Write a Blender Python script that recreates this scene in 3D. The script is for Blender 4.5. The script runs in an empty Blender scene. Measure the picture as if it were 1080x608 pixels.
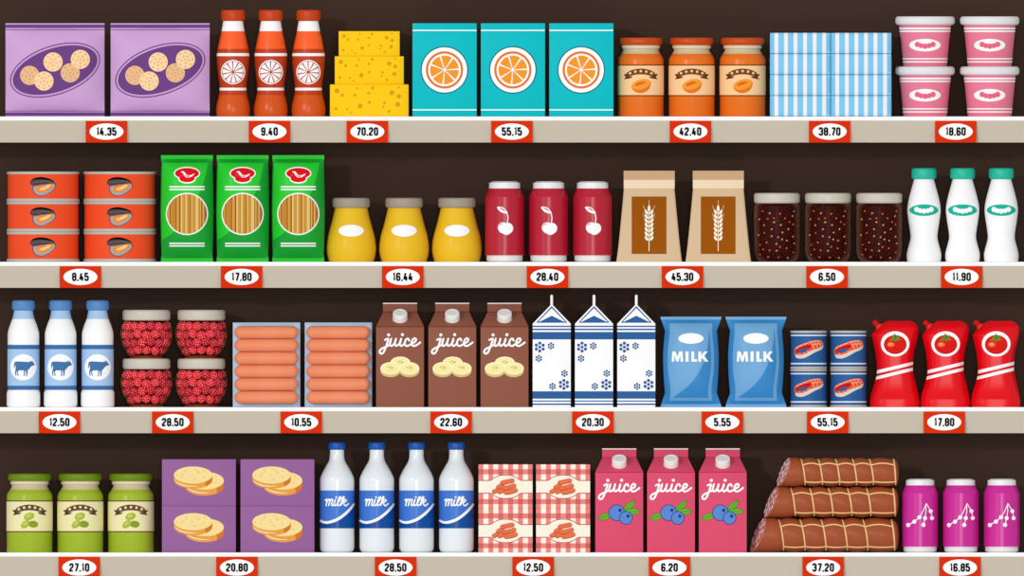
import bpy, bmesh, math, random
from mathutils import Vector, Matrix
from mathutils.geometry import tessellate_polygon

random.seed(7)
U = 0.002                      # metres per unit used while measuring (2 mm)
PI = math.pi
sc = bpy.context.scene
COL = sc.collection
SHELF_BASE = [123.0, 276.4, 429.8, 583.2]   # heights of the four shelf tops, measured downwards
ZREF = 700.0


def zz(y):
    return (ZREF - y) * U


def xx(x):
    return (x - 540.0) * U


# ------------------------------------------------------------------ materials
def s2l(c):
    return c / 12.92 if c <= 0.04045 else ((c + 0.055) / 1.055) ** 2.4


def lin(h):
    return [s2l(int(h[i:i + 2], 16) / 255.0) for i in (0, 2, 4)]


MC = {}


def M(hexc, rough=0.55, spec=0.0, metal=0.0, name=None, bump=0.0, bscale=60):
    key = (hexc, rough, spec, metal, bump, bscale)
    if key in MC:
        return MC[key]
    m = bpy.data.materials.new(name or 'surface_' + hexc.lower())
    m.use_nodes = True
    nt = m.node_tree
    b = nt.nodes['Principled BSDF']
    c = [min(0.97, max(0.0, v - 0.045 * spec)) for v in lin(hexc)]
    b.inputs['Base Color'].default_value = (*c, 1)
    b.inputs['Roughness'].default_value = rough
    b.inputs['Specular IOR Level'].default_value = spec
    b.inputs['Metallic'].default_value = metal
    if bump:
        tc = nt.nodes.new('ShaderNodeTexCoord')
        no = nt.nodes.new('ShaderNodeTexNoise')
        no.inputs['Scale'].default_value = bscale
        bp = nt.nodes.new('ShaderNodeBump')
        bp.inputs['Strength'].default_value = bump
        bp.inputs['Distance'].default_value = 0.002
        nt.links.new(tc.outputs['Object'], no.inputs['Vector'])
        nt.links.new(no.outputs['Fac'], bp.inputs['Height'])
        nt.links.new(bp.outputs['Normal'], b.inputs['Normal'])
    MC[key] = m
    return m


def glassy(name, hexc, body, rough=0.12, f0=0.35):
    """clear jar glass or film: mostly see-through, a little body colour and a sheen"""
    m = bpy.data.materials.new(name)
    m.use_nodes = True
    nt = m.node_tree
    b = nt.nodes['Principled BSDF']
    out = nt.nodes['Material Output']
    b.inputs['Base Color'].default_value = (*lin(hexc), 1)
    b.inputs['Roughness'].default_value = rough
    b.inputs['Specular IOR Level'].default_value = 0.5
    t = nt.nodes.new('ShaderNodeBsdfTransparent')
    lw = nt.nodes.new('ShaderNodeLayerWeight')
    lw.inputs['Blend'].default_value = 0.3
    mr = nt.nodes.new('ShaderNodeMapRange')
    mr.inputs['From Min'].default_value = f0
    mr.inputs['To Min'].default_value = body
    mr.inputs['To Max'].default_value = min(1.0, body + 0.9)
    mx = nt.nodes.new('ShaderNodeMixShader')
    nt.links.new(lw.outputs['Facing'], mr.inputs['Value'])
    nt.links.new(mr.outputs['Result'], mx.inputs['Fac'])
    nt.links.new(t.outputs['BSDF'], mx.inputs[1])
    nt.links.new(b.outputs['BSDF'], mx.inputs[2])
    nt.links.new(mx.outputs['Shader'], out.inputs['Surface'])
    return m


def nmath(nt, op, a, b=None):
    n = nt.nodes.new('ShaderNodeMath')
    n.operation = op
    for i, v in enumerate((a, b)):
        if v is None:
            continue
        if isinstance(v, (int, float)):
            n.inputs[i].default_value = v
        else:
            nt.links.new(v, n.inputs[i])
    return n.outputs[0]


def nmix(nt, f, c1, c2):
    n = nt.nodes.new('ShaderNodeMix')
    n.data_type = 'RGBA'
    nt.links.new(f, n.inputs[0])
    for i, v in ((6, c1), (7, c2)):
        if isinstance(v, str):
            n.inputs[i].default_value = (*lin(v), 1)
        else:
            nt.links.new(v, n.inputs[i])
    return n.outputs[2]


def stripe_mask(nt, coord, period, width, offset):
    a = nmath(nt, 'SUBTRACT', coord, offset * U)
    a = nmath(nt, 'DIVIDE', a, period * U)
    a = nmath(nt, 'FRACT', nmath(nt, 'ADD', a, 100.0))
    return nmath(nt, 'LESS_THAN', a, width / period)


def pattern_mat(name, depth, build):
    m = bpy.data.materials.new(name)
    m.use_nodes = True
    nt = m.node_tree
    b = nt.nodes['Principled BSDF']
    b.inputs['Roughness'].default_value = 0.5
    b.inputs['Specular IOR Level'].default_value = 0.05
    tc = nt.nodes.new('ShaderNodeTexCoord')
    sp = nt.nodes.new('ShaderNodeSeparateXYZ')
    nt.links.new(tc.outputs['Object'], sp.inputs[0])
    # run the stripes round the corners: x on the front, y along the sides
    geo = nt.nodes.new('ShaderNodeNewGeometry')
    spn = nt.nodes.new('ShaderNodeSeparateXYZ')
    nt.links.new(geo.outputs['Normal'], spn.inputs[0])
    side = nmath(nt, 'GREATER_THAN', nmath(nt, 'ABSOLUTE', spn.outputs[0]), 0.8)
    inv = nmath(nt, 'SUBTRACT', 1.0, side)
    co = nmath(nt, 'ADD', nmath(nt, 'MULTIPLY', sp.outputs[0], inv),
               nmath(nt, 'MULTIPLY', sp.outputs[1], side))
    c = build(nt, co, sp.outputs[2])
    nt.links.new(c, b.inputs['Base Color'])
    return m


# ------------------------------------------------------------------ objects
def thing(name, label, cat, group=None):
    o = bpy.data.objects.new(name, None)
    COL.objects.link(o)
    o.empty_display_size = 0.02
    o['label'] = label
    o['category'] = cat
    if group:
        o['group'] = group
    return o


def link(name, bm, mats, parent=None, smooth=35, label=None):
    me = bpy.data.meshes.new(name)
    bm.to_mesh(me)
    bm.free()
    for m in (mats if isinstance(mats, (list, tuple)) else [mats]):
        me.materials.append(m)
    if smooth:
        me.polygons.foreach_set('use_smooth', [True] * len(me.polygons))
        me.set_sharp_from_angle(angle=math.radians(smooth))
    o = bpy.data.objects.new(name, me)
    COL.objects.link(o)
    if parent is not None:
        o.parent = parent
    if label:
        o['label'] = label
    return o


def copy_tree(o, parent=None):
    c = o.copy()
    COL.objects.link(c)
    if parent is not None:
        c.parent = parent
    for ch in list(o.children):
        copy_tree(ch, c)
    return c


def place(root, half_depth, spots, front=4.0):
    """spots: (centre x, base y, label); the first takes root itself, the rest are copies"""
    done = []
    for i, (x, y, lab) in enumerate(spots):
        o = root if i == 0 else copy_tree(root)
        o['label'] = lab
        o.location = (xx(x), (front + half_depth) * U, zz(y))
        done.append(o)
    return done


class Z:
    """readings taken on an enlarged view: origin, enlargement, then centre and base of the thing"""
    def __init__(s, ox, oy, k, cx, base):
        s.ox, s.oy, s.k, s.cx, s.base = ox, oy, k, cx, base

    def __call__(s, p):
        return (s.ox + p[0] / s.k - s.cx, s.base - (s.oy + p[1] / s.k))

    def h(s, y):
        return s.base - (s.oy + y / s.k)

    def w(s, v):
        return v / s.k


# ------------------------------------------------------------------ splines
def crom(pts, n=6, closed=False):
    out = []
    N = len(pts)
    rng = N if closed else N - 1
    for i in range(rng):
        if closed:
            p0, p1, p2, p3 = pts[(i - 1) % N], pts[i], pts[(i + 1) % N], pts[(i + 2) % N]
        else:
            p1, p2 = pts[i], pts[i + 1]
            p0 = pts[i - 1] if i > 0 else p1
            p3 = pts[i + 2] if i + 2 < N else p2
        for k in range(n):
            t = k / n
            out.append(tuple(0.5 * (2 * b + (c - a) * t + (2 * a - 5 * b + 4 * c - d) * t * t +
                                    (-a + 3 * b - 3 * c + d) * t ** 3)
                             for a, b, c, d in zip(p0, p1, p2, p3)))
    if not closed:
        out.append(tuple(pts[-1]))
    return out


def interp(tab, h):
    """tab: rising (h, value) list"""
    if h <= tab[0][0]:
        return tab[0][1]
    for (a, va), (b, vb) in zip(tab, tab[1:]):
        if h <= b:
            return va + (vb - va) * (h - a) / max(1e-9, b - a)
    return tab[-1][1]


# ------------------------------------------------------------------ lathe shapes
class Lathe:
    """profile as (radius, height) rising; several smooth runs joined by sharp corners"""
    def __init__(s, runs, ysc=1.0, n=5):
        p = []
        for r in runs:
            q = crom(r, n) if len(r) > 2 else list(r)
            for v in q:
                if not p or abs(p[-1][0] - v[0]) + abs(p[-1][1] - v[1]) > 1e-6:
                    p.append(v)
        s.prof = p
        s.ysc = ysc
        s.tab = [(h, r) for r, h in p]
        for i in range(1, len(s.tab)):
            if s.tab[i][0] < s.tab[i - 1][0]:
                s.tab[i] = (s.tab[i - 1][0] + 1e-6, s.tab[i][1])
        s.rmax = max(r for r, h in p)

    def r(s, h):
        return interp(s.tab, h)

    def surf(s, x, h, o=0.0):
        r = s.r(h) + o
        return -s.ysc * math.sqrt(max(r * r - x * x, 0.0))

    def mesh(s, seg=56, bands=None, off=0.0, h0=None, h1=None, caps=True, mtx=None):
        """bands: (from height, material index), rising"""
        p = s.prof
        if h0 is not None:
            p = [(s.r(h0), h0)] + [q for q in p if h0 + 1e-4 < q[1] < h1 - 1e-4] + [(s.r(h1), h1)]
        if bands:
            for bh, _ in bands:
                for i in range(len(p) - 1):
                    if p[i][1] + 1e-4 < bh < p[i + 1][1] - 1e-4:
                        t = (bh - p[i][1]) / (p[i + 1][1] - p[i][1])
                        p = p[:i + 1] + [(p[i][0] + t * (p[i + 1][0] - p[i][0]), bh)] + p[i + 1:]
                        break
        bm = bmesh.new()
        rings = []
        for r, h in p:
            ring = []
            for k in range(seg):
                a = 2 * PI * k / seg
                v = Vector(((r + off) * math.sin(a), -(r + off) * math.cos(a) * s.ysc, h)) * U
                if mtx is not None:
                    v = mtx @ v
                ring.append(bm.verts.new(v))
            rings.append(ring)
        for i in range(len(rings) - 1):
            hm = (p[i][1] + p[i + 1][1]) / 2
            mi = 0
            if bands:
                for bh, b in bands:
                    if hm >= bh:
                        mi = b
            for k in range(seg):
                f = bm.faces.new((rings[i][k], rings[i][(k + 1) % seg], rings[i + 1][(k + 1) % seg], rings[i + 1][k]))
                f.material_index = mi
        if caps:
            f = bm.faces.new(list(reversed(rings[0])))
            f.material_index = bands[0][1] if bands else 0
            f = bm.faces.new(rings[-1])
            f.material_index = bands[-1][1] if bands else 0
        bmesh.ops.recalc_face_normals(bm, faces=bm.faces)
        return bm

    def cuts(s, x0=-1e9, x1=1e9):
        return [s.rmax * math.sin(math.radians(a)) for a in range(-84, 85, 4)]


def rim(hw, h0, h1, rad):
    """a lid: rounded edges top and bottom"""
    a = [(hw - rad * (1 - math.sin(t * PI / 8)), h0 + rad * (1 - math.cos(t * PI / 8))) for t in range(0, 5)]
    b = [(hw - rad * (1 - math.cos(t * PI / 8)), h1 - rad * (1 - math.sin(t * PI / 8))) for t in range(0, 5)]
    return [a[i:i + 2] for i in range(4)] + [[a[-1], b[0]]] + [b[i:i + 2] for i in range(4)]


# ------------------------------------------------------------------ prints that follow a surface
class Decal:
    def __init__(s, surf, z, xs=(), hs=(), off=0.2, step=0.006):
        s.surf, s.z, s.xs, s.hs, s.off, s.step = surf, z, xs, hs, off, step
        s.round = isinstance(getattr(surf, '__self__', None), Lathe)
        s.bm = bmesh.new()
        s.mats = []
        s.n = 0.0

    def mi(s, m):
        if m not in s.mats:
            s.mats.append(m)
        return s.mats.index(m)

    def raw(s, m, verts, faces):
        """verts in local units (x, h)"""
        t = bmesh.new()
        vs = [t.verts.new((v[0], 0, v[1])) for v in verts]
        for f in faces:
            try:
                t.faces.new([vs[i] for i in f])
            except ValueError:
                pass
        x0, x1 = min(v[0] for v in verts), max(v[0] for v in verts)
        h0, h1 = min(v[1] for v in verts), max(v[1] for v in verts)
        for c in s.xs:
            if x0 < c < x1:
                bmesh.ops.bisect_plane(t, geom=t.verts[:] + t.edges[:] + t.faces[:], plane_co=(c, 0, 0), plane_no=(1, 0, 0))
        for c in s.hs:
            if h0 < c < h1:
                bmesh.ops.bisect_plane(t, geom=t.verts[:] + t.edges[:] + t.faces[:], plane_co=(0, 0, c), plane_no=(0, 0, 1))
        o = s.off + s.n
        s.n += s.step
        mi = s.mi(m)
        new = {}
        for v in t.verts:
            x, h = v.co.x, v.co.z
            y = s.surf(x, h, o) if s.round else s.surf(x, h) - o
            new[v] = s.bm.verts.new((x * U, y * U, h * U))
        for f in t.faces:
            vv = [new[v] for v in f.verts]
            if f.normal.y > 0:
                vv.reverse()
            g = s.bm.faces.new(vv)
            g.material_index = mi
        t.free()

    def poly(s, m, pts, holes=(), smooth=0, conv=True):
        loops = [list(pts)] + [list(h) for h in holes]
        if smooth:
            loops[0] = crom(loops[0], smooth, True)
        if conv:
            loops = [[s.z(p) for p in l] for l in loops]
        tri = tessellate_polygon([[Vector((p[0], p[1], 0)) for p in l] for l in loops])
        flat = [p for l in loops for p in l]
        s.raw(m, flat, tri)

    def ell(s, m, c, a, b, ang=0, hole=0.0, n=36, hole_b=None):
        """hole: inner half axis a (ring)"""
        ca, sa = math.cos(math.radians(ang)), math.sin(math.radians(ang))

        def loop(a, b):
            return [(c[0] + a * math.cos(t) * ca - b * math.sin(t) * sa,
                     c[1] - (a * math.cos(t) * sa + b * math.sin(t) * ca))
                    for t in [2 * PI * k / n for k in range(n)]]
        o = loop(a, b)
        if hole:
            i = loop(hole, hole_b if hole_b else b * hole / a)
            v = [s.z(p) for p in o + i]
            s.raw(m, v, [(k, (k + 1) % n, n + (k + 1) % n, n + k) for k in range(n)])
        else:
            s.poly(m, o)

    def rect(s, m, x0, y0, x1, y1):
        s.poly(m, [(x0, y0), (x1, y0), (x1, y1), (x0, y1)])

    def line(s, m, pts, w, smooth=0, closed=False, caps=False, conv=True, taper=None):
        p = [tuple(q) for q in pts]
        if smooth:
            p = crom(p, smooth, closed)
        n = len(p)
        L, R = [], []
        for i in range(n):
            a = p[i - 1] if (i > 0 or closed) else p[i]
            b = p[(i + 1) % n] if (i < n - 1 or closed) else p[i]
            d1 = Vector((p[i][0] - a[0], p[i][1] - a[1]))
            d2 = Vector((b[0] - p[i][0], b[1] - p[i][1]))
            if d1.length < 1e-9:
                d1 = d2
            if d2.length < 1e-9:
                d2 = d1
            d1.normalize()
            d2.normalize()
            t = d1 + d2
            if t.length < 1e-6:
                t = d1
            t.normalize()
            nrm = Vector((-t.y, t.x))
            k = 1.0 / max(0.55, nrm.dot(Vector((-d1.y, d1.x))))
            hw = w / 2 * (taper(i / max(1, n - 1)) if taper else 1.0) * k
            L.append((p[i][0] + nrm.x * hw, p[i][1] + nrm.y * hw))
            R.append((p[i][0] - nrm.x * hw, p[i][1] - nrm.y * hw))
        v = L + R
        if conv:
            v = [s.z(q) for q in v]
        if smooth and caps:        # pen strokes cross themselves: every step lies a hair above the one before
            st, s.step = s.step, s.step * .12
            for i in range(n - 1):
                s.raw(m, [v[i], v[i + 1], v[n + i + 1], v[n + i]], [(0, 1, 2, 3)])
            s.step = st
        else:
            s.raw(m, v, [(i, (i + 1) % n, n + (i + 1) % n, n + i) for i in range(n if closed else n - 1)])
        if caps:
            for q, tp in ((p[0], 0.0), (p[-1], 1.0)):
                r = w / 2 * (taper(tp) if taper else 1.0)
                if r > 0.01:
                    s.ell(m, q, r, r, n=14)

    def done(s, name, parent, label=None):
        return link(name, s.bm, s.mats, parent, smooth=60, label=label)


# ------------------------------------------------------------------ other shapes
def box_bm(x0, x1, y0, y1, h0, h1, bev=0.0, seg=2, unit=True):
    bm = bmesh.new()
    k = U if unit else 1.0
    bmesh.ops.create_cube(bm, size=1.0)
    for v in bm.verts:
        v.co = Vector(((x0 + (v.co.x + .5) * (x1 - x0)) * k, (y0 + (v.co.y + .5) * (y1 - y0)) * k,
                       (h0 + (v.co.z + .5) * (h1 - h0)) * k))
    if bev:
        bmesh.ops.bevel(bm, geom=bm.edges[:], offset=bev * k, segments=seg, profile=0.5, affect='EDGES')
    return bm


class Bag:
    """soft bag: outline left(h), right(h), filled in the middle and pressed flat at its seams"""
    def __init__(s, L, R, H, T, p=3.0, q=4.0, t0=0.08, seam0=0.0, seam1=0.0, floor=None):
        s.L, s.R, s.H, s.T, s.p, s.q, s.t0 = L, R, H, T, p, q, t0
        s.s0, s.s1, s.floor = seam0, seam1, floor

    def lr(s, h):
        return interp(s.L, h), interp(s.R, h)

    def surf(s, x, h):
        l, r = s.lr(h)
        u = max(-1.0, min(1.0, (2 * x - l - r) / (r - l)))
        v = (h - s.s0) / (s.H - s.s0 - s.s1)
        w = max(0.0, 1 - abs(2 * v - 1) ** s.q) if 0 <= v <= 1 else 0.0
        if s.floor is not None and v < 0.5:
            w = max(w, s.floor)
        return -s.T * (s.t0 + (1 - s.t0) * w * (1 - abs(u) ** s.p))

    def mesh(s, nu=24, nh=40, extra=(), bands=None):
        hs = sorted(set([round(s.H * i / nh, 4) for i in range(nh + 1)] +
                        [round(h, 4) for h, _ in s.L if 0 < h < s.H] + [round(e, 4) for e in extra]))
        bm = bmesh.new()
        rings = []
        us = [math.sin(PI / 2 * (2 * i / nu - 1)) for i in range(nu + 1)]
        for h in hs:
            l, r = s.lr(h)
            f, b = [], []
            for u in us:
                x = (l + r) / 2 + u * (r - l) / 2
                y = s.surf(x, h)
                f.append(bm.verts.new((x * U, y * U, h * U)))
                b.append(bm.verts.new((x * U, -y * U, h * U)))
            rings.append(f + b[::-1])
        n = len(rings[0])
        for i in range(len(rings) - 1):
            hm = (hs[i] + hs[i + 1]) / 2
            mi = 0
            if bands:
                for bh, b in bands:
                    if hm >= bh:
                        mi = b
            for k in range(n):
                f = bm.faces.new((rings[i][k], rings[i][(k + 1) % n], rings[i + 1][(k + 1) % n], rings[i + 1][k]))
                f.material_index = mi
        bm.faces.new(rings[0][::-1])
        bm.faces.new(rings[-1])
        bmesh.ops.recalc_face_normals(bm, faces=bm.faces)
        return bm


def loft(sections, rad=1.5, nc=3, bands=None):
    """sections (h, half width, half depth) as rounded rectangles"""
    bm = bmesh.new()
    rings = []
    for h, hw, hd in sections:
        r = min(rad, hw * .95, hd * .95)
        ring = []
        for sx, sy, a0 in ((1, -1, -90), (1, 1, 0), (-1, 1, 90), (-1, -1, 180)):
            for k in range(nc + 1):
                a = math.radians(a0 + 90 * k / nc)
                ring.append(bm.verts.new(((sx * (hw - r) + r * math.cos(a)) * U, (sy * (hd - r) + r * math.sin(a)) * U, h * U)))
        rings.append(ring)
    n = len(rings[0])
    for i in range(len(rings) - 1):
        hm = (sections[i][0] + sections[i + 1][0]) / 2
        mi = 0
        if bands:
            for bh, b in bands:
                if hm >= bh:
                    mi = b
        for k in range(n):
            f = bm.faces.new((rings[i][k], rings[i][(k + 1) % n], rings[i + 1][(k + 1) % n], rings[i + 1][k]))
            f.material_index = mi
    bm.faces.new(rings[0][::-1])
    f = bm.faces.new(rings[-1])
    f.material_index = bands[-1][1] if bands else 0
    bmesh.ops.recalc_face_normals(bm, faces=bm.faces)
    return bm


def tube_into(bm, pts, r, seg=8, mi=0, closed=False):
    """pts in metres"""
    P = [Vector(p) for p in pts]
    n = len(P)
    rings = []
    for i in range(n):
        a = P[i - 1] if (i or closed) else P[i]
        b = P[(i + 1) % n] if (i < n - 1 or closed) else P[i]
        t = (b - a).normalized()
        up = Vector((0, 0, 1)) if abs(t.z) < .9 else Vector((1, 0, 0))
        u = t.cross(up).normalized()
        w = t.cross(u)
        rings.append([bm.verts.new(P[i] + r * (math.cos(2 * PI * k / seg) * u + math.sin(2 * PI * k / seg) * w)) for k in range(seg)])
    for i in range(n if closed else n - 1):
        A, B = rings[i], rings[(i + 1) % n]
        if closed and i == n - 1:      # match the start of the ring
            j = min(range(seg), key=lambda q: (A[0].co - B[q].co).length)
            B = B[j:] + B[:j]
        for k in range(seg):
            f = bm.faces.new((A[k], A[(k + 1) % seg], B[(k + 1) % seg], B[k]))
            f.material_index = mi
    if not closed:
        bm.faces.new(rings[0][::-1]).material_index = mi
        bm.faces.new(rings[-1]).material_index = mi


# =================================================================== THE SETTING
WALL = M('42322A', rough=0.95)
BOARD = M('FFFFFF', rough=0.6)
RAIL = M('C7BCAA', rough=0.6)
DEPTH = 69.0
wall = link('wall_back', box_bm(-660, 660, DEPTH, DEPTH + 12, -40, 770), WALL, smooth=0)
wall['kind'] = 'structure'
shelf_labels = ['white shelf with beige price rail, topmost, carrying the purple cookie packs and pink tubs',
                'white shelf with beige price rail carrying the mussel tins and green pasta bags',
                'white shelf with beige price rail carrying the cow milk bottles and ketchup pouches',
                'white shelf with beige price rail, lowest, carrying the olive jars and salamis']
for b, lab in zip(SHELF_BASE, shelf_labels):
    t = thing('shelf', lab, 'shelf', 'shelves of the display rack')
    t.location = (0, 0, zz(b))
    link('shelf_board', box_bm(-640, 640, 0, DEPTH, -4.5, 0, 0.35), BOARD, t, smooth=0, label='white shelf board')
    link('price_rail', box_bm(-640, 640, -1, 3, -27.4, -4.5), RAIL, t, smooth=0, label='beige price rail')

# ------------------------------------------------------------------ price tags
RED = M('D83310')
WHITE = M('FFFFFF')
BLACK = M('0C0A09')
DIG = {
    '0': [[(.25, 0), (.75, 0), (1, .12), (1, .88), (.75, 1), (.25, 1), (0, .88), (0, .12), (.25, 0)]],
    '1': [[(.0, .84), (.75, 1), (.75, 0)]],
    '2': [[(0, .72), (0, .88), (.25, 1), (.75, 1), (1, .88), (1, .66), (0, .15), (0, 0), (1.05, 0)]],
    '3': [[(0, .76), (0, .88), (.25, 1), (.75, 1), (1, .88), (1, .62), (.8, .53), (.35, .53)],
          [(.8, .53), (1, .42), (1, .12), (.75, 0), (.25, 0), (0, .12), (0, .24)]],
    '4': [[(.5, 1.05), (0, .34), (0, .22), (1.12, .22)], [(.75, .6), (.75, -.08)]],
    '5': [[(1, 1), (0, 1), (0, .56), (.7, .6), (1, .48), (1, .12), (.75, 0), (.25, 0), (0, .12), (0, .26)]],
    '6': [[(1, .76), (1, .88), (.75, 1), (.25, 1), (0, .88), (0, .12), (.25, 0), (.75, 0), (1, .12), (1, .42), (.75, .55), (.1, .5)]],
    '7': [[(-.05, 1), (1, 1), (1, .88), (.35, -.08)]],
    '8': [[(.25, .53), (0, .64), (0, .88), (.25, 1), (.75, 1), (1, .88), (1, .64), (.75, .53), (.25, .53),
           (0, .42), (0, .12), (.25, 0), (.75, 0), (1, .12), (1, .42), (.75, .53)]],
    '9': [[(0, .24), (0, .12), (.25, 0), (.75, 0), (1, .12), (1, .88), (.75, 1), (.25, 1), (0, .88), (0, .58), (.25, .45), (.9, .5)]],
}
OUT = 4.6      # how far the foot of a tag stands off the rail
TAGH = 23.0


def price_tag(x, base, text, lab):
    t = thing('price_tag', lab, 'price tag', 'price tags along the shelf rails')
    t.location = (xx(x), -1.0 * U, zz(base + 4.5 + TAGH))
    bm = bmesh.new()
    hw = 21.9
    th = 0.7
    vs = []
    for sx in (-1, 1):
        for (y, h) in ((-OUT, 0), (-0.05 - th, TAGH), (-0.05, TAGH), (-OUT + th, 0)):
            vs.append(bm.verts.new((sx * hw * U, y * U, h * U)))
    for f in ((0, 1, 2, 3), (7, 6, 5, 4), (0, 4, 5, 1), (1, 5, 6, 2), (2, 6, 7, 3), (3, 7, 4, 0)):
        bm.faces.new([vs[i] for i in f])
    bmesh.ops.recalc_face_normals(bm, faces=bm.faces)
    pl = link('plate', bm, RED, t, smooth=0)

    def surf(px, h):
        return -OUT + (OUT - 0.05 - th) * h / TAGH
    z = Z(0, 0, 1, 0, 0)
    d = Decal(surf, z, off=0.12)
    d.ell(WHITE, (0, -11.6), 17.9, 8.6, n=48)
    ov = d.done('price_label', t, 'white oval price label')
    d = Decal(surf, z, off=0.26)
    st, gh = 1.9, 9.0
    adv = {'1': 3.0, '.': 1.9}
    tot = sum(adv.get(c, 4.75) for c in text) + 0.55 * (len(text) - 1)
    px = -tot / 2
    for c in text:
        w = adv.get(c, 4.75)
        if c == '.':
            d.poly(BLACK, [(px + .1, -7.2), (px + 1.8, -7.2), (px + 1.8, -8.9), (px + .1, -8.9)])
        else:
            for pl_ in DIG[c]:
                d.line(BLACK, [(px + st / 2 + u * (w - st), -(7.2 + st / 2 + v * (gh - st))) for u, v in pl_], st)
        px += w + 0.55
    d.done('price_number', ov, 'black price number')


TAGS = [
    (0, [(112.3, '14.35', 'under the purple cookie packs'), (284.2, '9.40', 'under the orange soda bottles'),
         (387.4, '70.20', 'under the yellow cheese blocks'), (539.9, '55.15', 'under the turquoise boxes'),
         (728.2, '42.40', 'under the apricot jars'), (875.0, '38.70', 'under the blue striped packs'),
         (1008.0, '18.60', 'under the pink tubs')]),
    (1, [(84.8, '8.45', 'under the mussel tins'), (254.8, '17.80', 'under the green pasta bags'),
         (424.8, '16.44', 'under the yellow sauce jars'), (577.4, '28.40', 'under the cherry soda cans'),
         (719.8, '45.30', 'under the brown flour bags'), (872.2, '6.50', 'under the dark seeded jam jars'),
         (1014.2, '11.90', 'under the white bottles with teal caps')]),
    (2, [(62.7, '12.50', 'under the cow milk bottles'), (182.2, '28.50', 'under the raspberry jars'),
         (317.7, '10.55', 'under the packed sausages'), (475.8, '22.60', 'under the brown banana juice cartons'),
         (625.3, '20.30', 'under the blue and white gable cartons'), (761.9, '5.55', 'under the blue milk bags'),
         (872.9, '55.15', 'under the salmon tins'), (995.9, '17.80', 'under the ketchup pouches')]),
    (3, [(83.6, '27.10', 'under the green olive jars'), (249.9, '20.80', 'under the purple biscuit boxes'),
         (417.2, '28.50', 'under the blue labelled milk bottles'), (562.3, '12.50', 'under the gingham sausage boxes'),
         (706.1, '6.20', 'under the pink blueberry juice cartons'), (868.2, '37.20', 'under the stacked salamis'),
         (1012.5, '16.85', 'under the magenta cans')]),
]
for row, tags in TAGS:
    for x, txt, where in tags:
        price_tag(x, SHELF_BASE[row], txt, 'red price tag reading %s %s' % (txt, where))

B1, B2, B3, B4 = SHELF_BASE
def steps(a, b, d):
    n = max(1, int((b - a) / d))
    return [a + (b - a) * i / n for i in range(n + 1)]

# =================================================================== ROW 1
# ---- purple cookie packs
def cookie_pack():
    z = Z(0, 18, 5.525, 58.0, 18 + 577 / 5.525)
    H = z.h(33)
    hw = 52.2
    bag = Bag([(0, -hw), (H, -hw)], [(0, hw), (H, hw)], H, 14, p=4, q=5, t0=.09, seam0=5, seam1=5)
    t = thing('cookie_pack', '', 'cookies', 'purple cookie packs')
    LAV, PUR = M('CDA4D3', .45, .12), M('6F4484', .5, .05)
    link('bag', bag.mesh(), [LAV], t, 50)
    xs, hs = steps(-52, 52, 4), steps(0, H, 3)
    d = Decal(bag.surf, z, xs, hs)
    d.rect(PUR, 32.5, 41, 609, 60)
    d.rect(PUR, 32.5, 69, 609, 72.5)
    d.done('top_seam', t, 'dark purple seam band')
    d = Decal(bag.surf, z, xs, hs)
    d.rect(PUR, 32.5, 543, 609, 546.5)
    d.rect(PUR, 32.5, 553, 609, 573)
    d.done('bottom_seam', t, 'dark purple seam band')
    d = Decal(bag.surf, z, xs, hs)
    d.ell(PUR, (321, 306), 273, 143.6, 18.3, hole=267, hole_b=137.6, n=64)
    d.ell(PUR, (321, 306), 256, 127, 18.3, n=64)
    ov = d.done('oval_panel', t, 'dark purple oval panel')
    d = Decal(bag.surf, z, xs, hs, off=.26)
    A, B, C = M('FCD5A2'), M('EABA8A'), M('CB8A66')
    for (cx, cy, m) in ((173, 337, B), (256, 370, A), (309, 259, A), (409, 322, B), (468, 244, A)):
        d.ell(m, (cx, cy), 56, 56)
        for k in range(5):
            a = 2 * PI * k / 5 + .3
            d.ell(C, (cx + 21 * math.cos(a), cy + 21 * math.sin(a)), 4, 4, n=8)
        for k in range(8):
            a = 2 * PI * k / 8
            d.ell(C, (cx + 43 * math.cos(a), cy + 43 * math.sin(a)), 4, 4, n=8)
        d.ell(C, (cx, cy), 4, 4, n=8)
    d.done('cookie_picture', ov, 'printed round cookies')
    place(t, 14, [(58.0, B1, 'purple pack of round cookies at the far left end of the top shelf'),
                  (168.9, B1, 'purple pack of round cookies standing beside the orange soda bottles')])
cookie_pack()


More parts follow.
